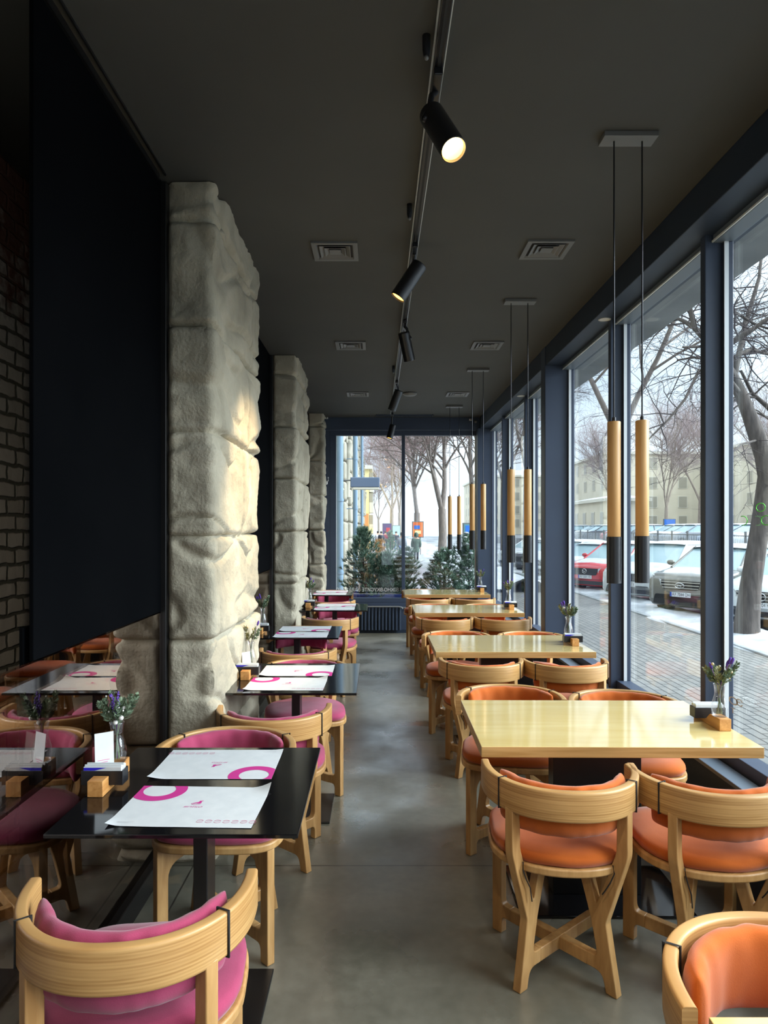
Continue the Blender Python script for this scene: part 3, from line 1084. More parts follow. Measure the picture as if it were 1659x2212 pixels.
def wood_table(x0, x1, y0, y1, label, rot=0.0):
    cx, cy = (x0 + x1) / 2, (y0 + y1) / 2
    t = thing('dining_table', (cx, cy, 0), label, 'table', 'pale wooden tables', rot)
    hx, hy = (x1 - x0) / 2, (y1 - y0) / 2
    b = MB(); b.box(-hx, hx, -hy, hy, TZ - 0.042, TZ)
    for f in b.bm.faces:
        f.material_index = 0 if abs(f.calc_center_median().z - TZ) < 1e-4 else 1
    b.build('tabletop', ['table_wood', 'table_edge'], t, smooth=0, bevel=0.002)
    b = MB(); b.box(-0.19, 0.19, -0.045, 0.045, 0.012, TZ - 0.0425)
    b.build('pedestal', 'black_steel', t, smooth=0, bevel=0.003)
    b = MB(); b.box(-0.36, 0.36, -0.21, 0.21, 0.0, 0.0125)
    b.build('base_plate', 'black_gloss', t, smooth=0, bevel=0.003)
    return t


wood_table(.575, 1.56, .47, 1.19, 'corner of the pale wooden table at the bottom edge of the view')
wood_table(.407, 1.497, 2.648, 3.367, 'big pale wooden table nearest the viewer with a flower vase', R(-0.6))
wood_table(.398, 1.493, 4.668, 5.40, 'second pale wooden table from the viewer')
wood_table(.375, 1.462, 6.80, 7.50, 'third pale wooden table from the viewer')
wood_table(.345, 1.43, 8.652, 9.36, 'pale wooden table closest to the end window')


def black_table(x0, x1, y0, y1, label):
    cx, cy = (x0 + x1) / 2, (y0 + y1) / 2
    t = thing('bistro_table', (cx, cy, 0), label, 'table', 'black square tables')
    hx, hy = (x1 - x0) / 2, (y1 - y0) / 2
    b = MB(); b.box(-hx, hx, -hy, hy, TZ - 0.012, TZ)
    b.build('tabletop', 'black_gloss', t, smooth=0, bevel=0.002)
    b = MB(); b.box(-0.023, 0.023, -0.055, 0.055, 0.01, TZ - 0.0125)
    b.box(-0.15, 0.15, -0.15, 0.15, TZ - 0.022, TZ - 0.0124)
    b.build('pedestal', 'black_steel', t, smooth=0, bevel=0.003)
    b = MB(); b.box(-0.2, 0.2, -0.2, 0.2, 0.0, 0.0105)
    b.build('base_plate', 'black_steel', t, smooth=0, bevel=0.003)
    return t


LTAB = [(-.925, -.22, 1.895, 2.645), (-.808, -.106, 3.51, 4.28), (-1.0, -.298, 5.257, 5.89), (-.802, -.102, 6.99, 7.60), (-1.0, -.316, 8.56, 9.20)]
for i, (x0, x1, y0, y1) in enumerate(LTAB):
    black_table(x0, x1, y0, y1, ['glossy black square table nearest the viewer', 'black square table beside the first stone pillar', 'black square table in the bay past the first stone pillar',
                                 'black square table beside the second stone pillar', 'black square table closest to the end wall'][i])

# ================================================================ PLACEMATS


def mat_mesh(curl, name='placemat'):
    """sheet with its print: ring in the far left corner, whale mark and name in the middle, row of bowls"""
    b = MB()
    W, D = 0.21, 0.151

    def zz(x, y):
        u = max(0.0, (x / W - 0.72) / 0.28) * max(0.0, (y / D - 0.45) / 0.55)
        w = max(0.0, (-x / W - 0.8) / 0.2) * max(0.0, (-y / D - 0.5) / 0.5)
        return 0.0015 + curl * (0.018 * u ** 1.6 + 0.008 * w ** 1.5) + 0.0006 * noise.noise(Vector((x * 11, y * 11, curl * 5)))

    def top(x, y, d=0.0006):
        return Vector((x, y, zz(x, y) + d))
    nu, nv = 28, 20
    ga = b.grid(lambda u, v: Vector((-W + 2 * W * u, -D + 2 * D * v, zz(-W + 2 * W * u, -D + 2 * D * v))), nu, nv)

    def clampd(x, y):
        return (max(-W, min(W, x)), max(-D, min(D, y)))
    # ring
    cx, cy, r0, r1 = -0.145, 0.115, 0.050, 0.086
    n, m = 72, 3
    for i in range(n):
        for j in range(m):
            P = []
            for (ii, jj) in ((i, j), (i + 1, j), (i + 1, j + 1), (i, j + 1)):
                a = 2 * PI * ii / n
                r = r0 + (r1 - r0) * jj / m
                P.append(clampd(cx + r * 1.02 * math.cos(a), cy + r * math.sin(a)))
            if len(set((round(p[0], 6), round(p[1], 6)) for p in P)) < 3:
                continue
            xs = [p[0] for p in P]; ys = [p[1] for p in P]
            if max(xs) - min(xs) < 1e-6 or max(ys) - min(ys) < 1e-6:
                continue
            b.face([b.bm.verts.new(top(*p)) for p in P], 1)

    def stroke(pts, w, mi):
        for p, q in zip(pts, pts[1:]):
            p, q = Vector(p), Vector(q)
            d = (q - p)
            if d.length < 1e-7:
                continue
            nrm = Vector((-d.y, d.x)).normalized() * w
            b.face([b.bm.verts.new(top(*c)) for c in (p - nrm, q - nrm, q + nrm, p + nrm)], mi)
    # bowl outline with a whale over it
    ox, oy = 0.004, 0.014
    arc = [(ox + 0.014 * math.cos(a), oy + 0.010 * math.sin(a)) for a in [PI + PI * k / 14 for k in range(15)]]
    stroke(arc, 0.0009, 1)
    body = [(ox - 0.014, oy + 0.001), (ox - 0.006, oy + 0.0055), (ox + 0.004, oy + 0.010), (ox + 0.010, oy + 0.018), (ox + 0.006, oy + 0.021), (ox + 0.0125, oy + 0.020), (ox + 0.0165, oy + 0.024),
            (ox + 0.0158, oy + 0.018), (ox + 0.013, oy + 0.0135), (ox + 0.0145, oy + 0.004), (ox + 0.009, oy - 0.002), (ox, oy + 0.001), (ox - 0.008, oy - 0.002)]
    c = b.bm.verts.new(top(ox + 0.004, oy + 0.004))
    vs = [b.bm.verts.new(top(*p)) for p in body]
    for i in range(len(vs)):
        b.face([c, vs[i], vs[(i + 1) % len(vs)]], 1)
    v, f = text_geo('ЯПІКО', 0.017, 0.25)
    b.geo([(x * 1.05, y * 0.8 - 0.012, top(0, -0.012).z) for x, y, z in v], f, 1)
    for i in range(7):
        x = 0.052 + i * 0.0255
        y = -0.112
        stroke([(x + 0.0095 * math.cos(a), y + 0.0085 * math.sin(a)) for a in [PI * 1.08 + PI * 0.84 * k / 9 for k in range(10)]], 0.0009, 2)
        stroke([(x + 0.0095 * math.cos(a), y + 0.002 + 0.0075 * math.sin(a)) for a in [PI * 0.1 + PI * 0.8 * k / 9 for k in range(10)]], 0.0013, 2)
        stroke([(x - 0.006, y + 0.0005), (x + 0.006, y + 0.0005)], 0.0006, 2)
    for yy, x1 in ((-0.124, -0.135), (-0.130, -0.150)):
        stroke([(-0.185, yy), (x1, yy)], 0.0006, 3)
    o = b.build(name, ['paper', 'print_pink', 'print_soft', 'print_grey'], smooth=50, recalc=False)
    return o


mats = [mat_mesh(1.0), mat_mesh(0.5)]
first = [True, True]
MATS = [(-.56, 2.09, -2, 0, 1.0), (-.567, 2.46, 180, 1, 1.0),
        (-.49, 3.715, -1, 0, 1), (-.47, 4.06, 180, 1, 1),
        (-.60, 5.41, 0, 0, .93), (-.60, 5.735, 180, 1, .93),
        (-.447, 7.155, 0, 0, .93), (-.445, 7.46, 180, 1, .93),
        (-.605, 8.72, 0, 0, .93), (-.60, 9.04, 180, 1, .93)]
MN = ['nearest black table', 'black table beside the first stone pillar', 'black table past the first stone pillar', 'black table beside the second stone pillar', 'black table closest to the end wall']
for i, (x, y, a, w, sy) in enumerate(MATS):
    o = mats[w] if first[w] else mats[w].copy()
    if not first[w]:
        COL.objects.link(o)
    first[w] = False
    o.location = (x, y, TZ)
    o.rotation_euler = (0, 0, R(a))
    o.scale = (1, sy, 1)
    tag(o, ('placemat on the near half of the ' if i % 2 == 0 else 'upside-down placemat on the far half of the ') + MN[i // 2], 'placemat', 'printed placemats')

# ================================================================ THINGS ON THE TABLES


def holder(x, y, label, rev=False):
    t = thing('napkin_holder', (x, y, TZ), label, 'napkin holder', 'wooden napkin holders', PI if rev else 0)
    if rev:
        t.location.y = y + 0.235
    b = MB()
    pr = fillet([(0, 0), (0.235, 0), (0.235, .05), (0.15, .05), (0.13, .034), (0.112, .018), (0.05, .018), (0.05, .05), (0, .05)], [0, 0, .002, .004, .01, .004, 0, .002, .002], 3)
    b.prism(pr, lambda a, c, q: Vector((q, a, c + 0.0005)), -0.0245, 0.0245)
    b.build('wooden_bar', 'oak', t, smooth=30, bevel=0.0015)
    b = MB()
    w, y0, y1, z0, z1, th = 0.067, 0.054, 0.106, 0.0188, 0.064, 0.003
    b.box(-w, w, y0, y0 + th, z0, z1); b.box(-w, w, y1 - th, y1, z0, z1); b.box(-w, -w + th, y0 + th, y1 - th, z0, z1); b.box(w - th, w, y0 + th, y1 - th, z0, z1); b.box(-w + th, w - th, y0 + th, y1 - th, z0, z0 + th)
    b.build('napkin_box', 'black_satin', t, smooth=0, bevel=0.0008)
    return t


def napkins(x, y, label, rev=False):
    t = thing('napkin_stack', (x, y, TZ), label, 'napkins', 'napkins in the holders', PI if rev else 0)
    if rev:
        t.location.y = y + 0.235
    b = MB()
    for i in range(7):
        yy = 0.0585 + i * 0.0062
        b.box(-0.061 + 0.001 * (i % 3), 0.061 - 0.0012 * (i % 2), yy, yy + 0.0048, 0.0225, 0.076 + 0.0025 * ((i * 5) % 3))
    b.build('folded_napkins', 'paper', t, smooth=0, bevel=0.0012)
    b = MB()
    P = [(-0.060, 0.0575, 0.064), (-0.005, 0.0575, 0.064), (-0.0, 0.0575, 0.0735), (-0.060, 0.0575, 0.074)]
    b.prism([(-.060, .0645), (-.024, .0645), (.012, .0735), (-.060, .0735)], lambda a, c, q: Vector((a, q, c)), 0.0572, 0.0580)
    b.build('blue_sachet', 'blue_paper', t, smooth=0)
    return t


def card(x, y, z, rz, label, h=0.115, w=0.06):
    t = thing('table_card', (x, y, z), label, 'card', 'small white cards', R(rz))
    b = MB(); b.prism([(-w / 2, 0), (w / 2, 0), (w / 2, h), (-w / 2, h)], lambda a, c, q: Vector((a, q + c * 0.10, c)), -0.0005, 0.0005)
    b.build('card_sheet', 'paper', t, smooth=0)
    b = MB()
    for (z0, z1, a0, a1) in ((0.026, 0.028, -0.022, 0.016), (0.019, 0.021, -0.022, 0.010), (0.012, 0.0135, -0.02, 0.0)):
        b.prism([(a0, z0), (a1, z0), (a1, z1), (a0, z1)], lambda a, c, q: Vector((a, q + c * 0.10, c)), -0.0012, -0.0006)
    b.build('card_print', 'print_soft', t, smooth=0)
    return t


def vase(x, y, label, z=TZ + 0.0507):
    t = thing('flower_vase', (x, y, z), label, 'vase', 'glass vases')
    prof = [(0.004, 0.0), (0.028, 0.0), (0.0305, 0.004), (0.0325, 0.03), (0.0305, 0.052), (0.024, 0.075), (0.0198, 0.092), (0.0195, 0.103), (0.0215, 0.12), (0.0245, 0.134)]
    b = MB(); b.lathe(prof, 28, cap0=True, cap1=False)
    b.build('vase_glass', 'vase_glass', t, smooth=60)
    b = MB(); b.lathe([(0.0236, 0.1335), (0.0246, 0.1350), (0.0250, 0.1335)], 28, cap0=False, cap1=False)
    b.build('vase_rim', 'vase_glass', t, smooth=60)
    return t


def sprig(b, p0, d, L, leaf, r_, n, width, mi=0):
    d = Vector(d).normalized()
    p0 = Vector(p0)
    side = d.cross(Vector((0, 0, 1)))
    if side.length < 1e-3:
        side = Vector((1, 0, 0))
    side.normalize()
    P = [p0 + d * (L * t) + side * (0.012 * math.sin(t * 2.4)) for t in (0, .25, .5, .75, 1)]
    b.tube(P, [0.0016, 0.0015, 0.0013, 0.001, 0.0006], 5, mi)
    for i in range(n):
        t = 0.15 + 0.85 * i / n
        q = p0 + d * (L * t) + side * (0.012 * math.sin(t * 2.4))
        a = r_.uniform(0, 2 * PI)
        o = (Matrix.Rotation(a, 3, d) @ side)
        tip = q + (d * 0.85 + o * 0.75).normalized() * leaf * (1.15 - 0.6 * t)
        wv = d.cross(o).normalized() * width
        m_ = (q + tip) / 2 + o * 0.002
        b.face([b.bm.verts.new(v) for v in (q, m_ + wv, tip, m_ - wv)], mi)


def bouquet(x, y, label, seed, style, z=TZ + 0.0507):
    """stems rooted in the vase foot, heads above its rim"""
    t = thing('dried_bouquet', (x, y, z + 0.004), label, 'bouquet', 'dried bouquets')
    r_ = random.Random(seed)
    rim = Vector((0, 0, 0.125))

    def spray(dx, dy, L):
        base = Vector((-dx * 0.014, -dy * 0.014, 0.006))
        top = rim + Vector((dx * 0.011, dy * 0.011, 0))
        d = Vector((dx * 0.75, dy * 0.75, 1)).normalized()
        return base, top, top + d * L, d
    n_green = 7 if style != 'sparse' else 4
    for i in range(n_green):
        a = 2 * PI * i / n_green + r_.uniform(-.3, .3)
        dx, dy = math.cos(a) * r_.uniform(.45, 1.0), math.sin(a) * r_.uniform(.4, .9)
        base, top, tip, d = spray(dx, dy, r_.uniform(0.065, 0.10))
        b = MB()
        b.tube([base, (base + top) / 2 + Vector((0, 0, .004)), top], 0.0014, 5, 1)
        sprig(b, top, d, (tip - top).length * 1.15, 0.030, r_, 52, 0.0055)
        b.build('leafy_sprig', ['leaf' if style == 'green' else 'leaf_dry' if i % 2 else 'leaf', 'stem'], t, smooth=0, recalc=False)
    n_lav = {'green': 3, 'purple': 4, 'sparse': 2}[style]
    for i in range(n_lav):
        dx, dy = r_.uniform(-.25, .6) if style == 'green' else r_.uniform(-.8, .9), r_.uniform(-.5, .2)
        base, top, tip, d = spray(dx, dy, r_.uniform(0.09, 0.125))
        b = MB(); b.tube([base, top, tip], 0.0013, 5, 1)
        if style == 'green':
            for k in range(26):
                q = top.lerp(tip, 0.35 + 0.65 * k / 26)
                b.ball(q + Vector((r_.uniform(-.005, .005), r_.uniform(-.005, .005), r_.uniform(-.003, .003))), r_.uniform(.0025, .0042), 0, 6)
        else:
            rot = Vector((0, 0, 1)).rotation_difference(d).to_matrix().to_4x4()
            b.ball(tip, 0.0085, 0, 10, (0.75, 0.75, 1.9), rot)
        b.build('lavender_stem', ['purple', 'stem_lilac'], t, smooth=60)
    for i in range(6 if style != 'sparse' else 4):
        dx, dy = r_.uniform(-.8, .8), r_.uniform(-.8, .1)
        base, top, tip, d = spray(dx, dy, r_.uniform(0.03, 0.105))
        b = MB(); b.tube([top, tip], 0.0008, 4, 1)
        b.ball(tip, r_.choice([0.0032, 0.0036, 0.0062]), 0, 10)
        b.build('berry', ['pearl' if (style == 'green' or i % 2) else 'cream', 'stem'], t, smooth=60)
    if style == 'green':
        for (dx, dy, L) in ((0.05, -1.0, 0.012), (0.75, -.8, 0.035)):
            base, top, tip, d = spray(dx, dy, L)
            b = MB(); b.ball(tip, 0.0085, 0, 12)
            b.build('berry', 'pearl', t, smooth=60)
    return t


SETS = [(-.888, 2.154, 'nearest black table', 'green', False), (-.735, 3.80, 'black table beside the first stone pillar', 'sparse', False), (-.935, 5.42, 'black table past the first stone pillar', 'purple', False),
        (-.73, 7.20, 'black table beside the second stone pillar', 'purple', False),
        (1.450, 2.853, 'big wooden table nearest the viewer', 'purple', True), (1.418, 4.895, 'second wooden table', 'purple', False), (1.385, 7.05, 'third wooden table', 'purple', False),
        (1.375, 8.97, 'wooden table closest to the end window', 'sparse', False)]
for i, (x, y, nm, st, rev) in enumerate(SETS):
    holder(x, y, 'oak and black napkin holder on the ' + nm, rev)
    napkins(x, y, 'white napkins in the holder on the ' + nm, rev)
    vy = y + (0.235 - 0.185 if rev else 0.183)
    vase(x, vy, 'clear waisted glass vase on the ' + nm)
    bouquet(x, vy, {'green': 'green sprigs, purple sprays and pearls', 'sparse': 'loose dried stems', 'purple': 'dried purple and olive stems'}[st] + ' in vase on the ' + nm, 20 + i, st)
card(-.905, 2.275, TZ + 0.0505, 34, 'white card leaning by the vase on the nearest black table')
card(-.745, 3.925, TZ + 0.019, 50, 'white card leaning by the vase on the black table beside the first stone pillar')

# ================================================================ TRACK AND SPOTLIGHTS
tr = thing('light_track', (0.215, 4.0, H - 0.0012), 'long black ceiling track carrying the five spotlights', 'light track')
b = MB()
b.box(-0.018, 0.018, -5.5, 5.9, -0.034, 0.0)
b.build('track_body', 'black_satin', tr, smooth=0, bevel=0.003)
b = MB(); b.box(-0.024, -0.0185, -5.5, 5.9, -0.012, 0); b.box(0.0185, 0.024, -5.5, 5.9, -0.012, 0)
b.build('track_edge', 'alu', tr, smooth=0)
b = MB(); b.box(-0.005, 0.005, -5.5, 5.9, -0.0352, -0.0342)
b.build('track_groove', 'vent_dark', tr, smooth=0)
for (y, lb) in ((2.30, 'small black ceiling hook by the track above the nearest spotlight'), (3.50, 'small black ceiling hook between the first two spotlights'), (7.0, 'small black ceiling hook by the third spotlight')):
    t = thing('ceiling_hook', (0.165, y, H), lb, 'hook', 'ceiling hooks')
    b = MB(); b.lathe([(0.014, 0), (0.014, -0.05), (0.010, -0.07)], 14)
    b.build('hook_body', 'black_satin', t)
    b = MB(); b.ball((0, 0, -0.074), 0.008, seg=10)
    b.build('hook_tip', 'vent', t)


def spotlight(y, P0, P1, label, on=True, watts=30.0, size=70, blend=0.9):
    P0, P1 = Vector(P0), Vector(P1)
    ax = (P1 - P0)
    L = ax.length
    ax.normalize()
    t = thing('spotlight', (0.215, y, H - 0.035), label, 'spotlight', 'track spotlights')
    o = Vector(t.location)
    b = MB(); b.box(-0.016, 0.016, -0.10, 0.10, -0.028, -0.0005)
    b.build('track_adapter', 'black_satin', t, smooth=0, bevel=0.004)
    rot = Vector((0, 0, 1)).rotation_difference(ax).to_matrix().to_4x4()
    T = Matrix.Translation(P0 - o) @ rot
    r = 0.046
    b = MB()
    b.lathe([(0.003, 0), (r - 0.004, 0), (r, 0.004), (r, L - 0.001), (r - 0.003, L), (r - 0.006, L - 0.012), (0.024, L - 0.05), (0.002, L - 0.052)], 36, T=T, cap0=True, cap1=True)
    b.build('lamp_housing', 'black_satin', t, smooth=35)
    b = MB()
    b.lathe([(r - 0.0062, L - 0.010), (0.026, L - 0.046)], 36, T=T, cap0=False, cap1=False)
    b.build('reflector', 'lamp_rim' if on else 'vent', t, smooth=60)
    b = MB()
    b.lathe([(0.0005, L - 0.036), (0.0295, L - 0.036)], 36, T=T, cap0=False, cap1=False)
    b.build('lamp_lens', 'lamp_glow' if on else 'vent_dark', t)
    q = P0 + ax * 0.055 - o
    side = ax.cross(Vector((0, 0, 1))).normalized() * (r + 0.004)
    b = MB(); b.tube([(0, 0.0, -0.026), Vector((0, 0, -0.045)) + side * 0.4, (q + side) * 0.6 + Vector((0, 0, -0.02)), q + side], 0.011, 8)
    b.ball(q + side * 0.93, 0.014, seg=10)
    b.build('swivel_arm', 'black_satin', t, smooth=60)
    if on and watts:
        li = bpy.data.lights.new('spot_beam', 'SPOT')
        li.energy = watts
        li.color = (1.0, 0.76, 0.46) if size < 100 else (1.0, 0.86, 0.68)
        li.spot_size = R(size)
        li.spot_blend = blend
        li.shadow_soft_size = 0.03
        lo = bpy.data.objects.new('spot_beam', li)
        COL.objects.link(lo)
        lo.parent = t
        lo.location = P1 - o + ax * 0.004
        lo.rotation_euler = ax.to_track_quat('-Z', 'Y').to_euler()
    return t


def dirs(P0, d, L=0.235):
    d = Vector(d).normalized()
    return Vector(P0), Vector(P0) + d * L


spotlight(2.50, *dirs((.197, 2.50, 3.107), (.27, -.52, -.81), 0.25), 'lit black spotlight glaring toward the viewer, nearest on the track', True, 40, 60)
spotlight(3.98, *dirs(at(907, 571, 4.0), (-.55, 0.0, -.83)), 'black spotlight tilted toward the nearest stone pillar', True, 120, 52)
spotlight(5.42, *dirs(at(872, 718, 5.43), (.22, .38, -.90), 0.225), 'black spotlight turned away, third along the track', True, 30, 60)
spotlight(7.62, *dirs(at(862, 843, 7.6), (-.34, .25, -.90)), 'black spotlight beside the ceiling detector, fourth along the track', True, 30, 60)
spotlight(9.75, *dirs(at(849, 918, 9.8), (-.26, -.05, -.96), 0.2), 'small looking lit spotlight hanging before the end window', True, 25, 60)

# track assumed to carry on overhead, with unseen spotlights added to light the foreground
spotlight(1.05, (.20, 1.05, 3.10), Vector((.20, 1.05, 3.10)) + Vector((.30, .25, -.92)) * .235, 'assumed, unseen black spotlight on the track right above the viewer', True, ASSUMED_LAMP, 110)
spotlight(-0.30, (.20, -.30, 3.10), Vector((.20, -.30, 3.10)) + Vector((-.30, .45, -.84)) * .235, 'assumed, unseen black spotlight on the track just behind the viewer', True, ASSUMED_LAMP, 110)
spotlight(-1.30, (.20, -1.30, 3.10), Vector((.20, -1.30, 3.10)) + Vector((.30, .50, -.81)) * .235, 'assumed, unseen black spotlight on the track farthest behind the viewer', True, ASSUMED_LAMP, 110)

# ================================================================ PENDANTS


def pendant(y, xc, tubes, label):
    t = thing('pendant_light', (xc, y, H), label, 'pendant light', 'twin tube pendant lights')
    b = MB(); b.box(-0.113, 0.113, -0.042, 0.042, -0.022, -0.0005)
    b.build('ceiling_plate', 'vent', t, smooth=0, bevel=0.002)
    for (x, zt, zj, zb) in tubes:
        dx = x - xc
        b = MB(); b.tube([(dx, 0, -0.02), (dx, 0, zt - H + 0.012)], 0.0032, 8)
        b.build('cable', 'black_satin', t)
        b = MB(); b.lathe([(0.008, zt - H + 0.018), (0.0085, zt - H - 0.001)], 14, c=(dx, 0, 0))
        b.build('cable_grip', 'black_satin', t)
        b = MB(); b.lathe([(0.0255, zj - H - 0.003), (0.027, zj - H), (0.027, zt - H - 0.002), (0.0255, zt - H)], 32, c=(dx, 0, 0))
        b.build('wooden_tube', 'gold', t, smooth=50)
        b = MB(); b.lathe([(0.0255, zb - H), (0.0296, zb - H + 0.0005), (0.0298, zj - H), (0.0272, zj - H + 0.0015)], 32, c=(dx, 0, 0), cap0=False)
        b.lathe([(0.0255, zb - H), (0.0255, zb - H + 0.05), (0.001, zb - H + 0.052)], 32, c=(dx, 0, 0), cap0=False, cap1=False)
        b.build('black_sleeve', 'black_satin', t, smooth=50)
    return t


pendant(2.89, 1.058, [(.9985, 2.045, 1.559, 1.364), (1.117, 2.050, 1.562, 1.366)], 'twin wood tube pendant over the big wooden table nearest the viewer')
pendant(4.98, 1.036, [(.972, 2.02, 1.54, 1.344), (1.094, 2.02, 1.54, 1.344)], 'twin wood tube pendant over the second wooden table')
pendant(7.14, 1.05, [(.989, 2.05, 1.565, 1.37), (1.105, 2.05, 1.565, 1.37)], 'twin wood tube pendant over the third wooden table')
pendant(9.30, 1.045, [(.986, 2.02, 1.50, 1.30), (1.111, 2.02, 1.50, 1.30)], 'twin wood tube pendant over the wooden table closest to the end window')

# ================================================================ OUTSIDE
GZ = -0.5     # street level

b = MB(); b.box(-1.2, 6.42, -14, 100, GZ - 0.2, GZ)
o = b.build('pavement', 'paving', smooth=0)
tag(o, 'grey brick paved footway outside the street windows', 'pavement', kind=S)
b = MB(); b.box(6.42, 90, -14, 170, GZ - 0.25, GZ - 0.08)
tag(b.build('road', 'slush', smooth=0), 'wet street and parking strip with slushy snow', 'road', kind=S)
b = MB(); b.box(6.30, 6.44, -14, 46, GZ - 0.2, GZ + 0.035)
tag(b.build('kerb', 'concrete', smooth=0, bevel=0.02), 'low brown kerb along the snow strip', 'kerb', kind=S)
# snow bank along the kerb


def bank(x0, x1, y0, y1, hmax, seed, nu=26, nv=240, edge=0.25, m_='snow'):
    def fn(u, v):
        x = x0 + (x1 - x0) * u
        y = y0 + (y1 - y0) * v
        e = min(1.0, u / edge, (1 - u) / edge)
        e = max(0.0, e) ** 0.5
        xx = x + 0.22 * noise.noise(Vector((y * 0.55, seed, 2))) * (1 if u < 0.5 else 0.6)
        h = hmax * e * (0.55 + 0.6 * noise.noise(Vector((x * 1.3, y * 0.8, seed))) + 0.25 * noise.noise(Vector((x * 4, y * 4, seed))))
        return Vector((xx, y, GZ - 0.03 + max(0.0, h)))
    b = MB()
    b.grid(fn, nu, nv)
    return b.build('snow_bank', m_, smooth=80)


tag(bank(6.32, 7.9, 3, 46, 0.16, 3), 'white snow strip between the paved footway and the parked cars', 'snow', kind='stuff')
tag(bank(-0.9, 3.6, 16.0, 95.0, 0.12, 8, 24, 160, m_='trodden'), 'snowy pavement stretching away beyond the end window', 'snow', kind='stuff')
tag(bank(2.2, 6.2, 22.0, 95.0, 0.55, 9, 24, 120), 'heaped snow along the trees beyond the end window', 'snow', kind='stuff')
# raised car park behind the fence
b = MB(); b.box(17, 44.5, 22, 130, GZ - 0.1, 0.30)
tag(b.build('embankment', 'slush', smooth=0), 'raised snowy car park across the street', 'ground', kind=S)

# concrete canopy over the street windows
b = MB(); b.box(1.86, 2.44, -3, YE + 0.3, 3.30, 3.55)
b.box(1.80, 1.90, -3, YE + 0.3, 3.08, 3.6)
tag(b.build('canopy', 'concrete', smooth=0), 'grey concrete canopy above the street windows outside', 'canopy', kind=S)

# ---------------------------------------------------------------- trees


def grow(b, p, d, L, r, lvl, rg, mi_tw=1, droop=0.0, spread=0.75, kids=(0, 7, 6, 5, 4), maxl=4, twist=0.35):
    n = 5 if lvl < 3 else 4
    pts = [p.copy()]
    dd = d.copy()
    for i in range(n):
        dd = (dd + Vector((rg.uniform(-1, 1), rg.uniform(-1, 1), rg.uniform(-1, 1) - droop * lvl * 0.35)) * twist * 0.55).normalized()
        pts.append(pts[-1] + dd * (L / n))
    tip = 0.35 if lvl < maxl else 0.3
    radii = [r * (1 - (1 - tip) * i / n) for i in range(n + 1)]
    b.tube(pts, radii, 8 if lvl <= 1 else 5 if lvl == 2 else 3, 0 if r > 0.02 else mi_tw, cap=False)
    if lvl >= maxl:
        return
    k = kids[lvl]
    for i in range(k):
        f = 0.25 + 0.75 * (i + rg.random()) / k
        j = min(n - 1, int(f * n))
        q = pts[j].lerp(pts[j + 1], f * n - j if f * n - j <= 1 else 1)
        seg = (pts[j + 1] - pts[j]).normalized()
        o = Vector((rg.uniform(-1, 1), rg.uniform(-1, 1), rg.uniform(-0.5, 0.9)))
        nd = (seg * (1 - spread * 0.55) + o.normalized() * spread).normalized()
        grow(b, q, nd, L * rg.uniform(0.42, 0.68), max(0.004, r * rg.uniform(0.34, 0.5)), lvl + 1, rg, mi_tw, droop, spread, kids, maxl, twist)


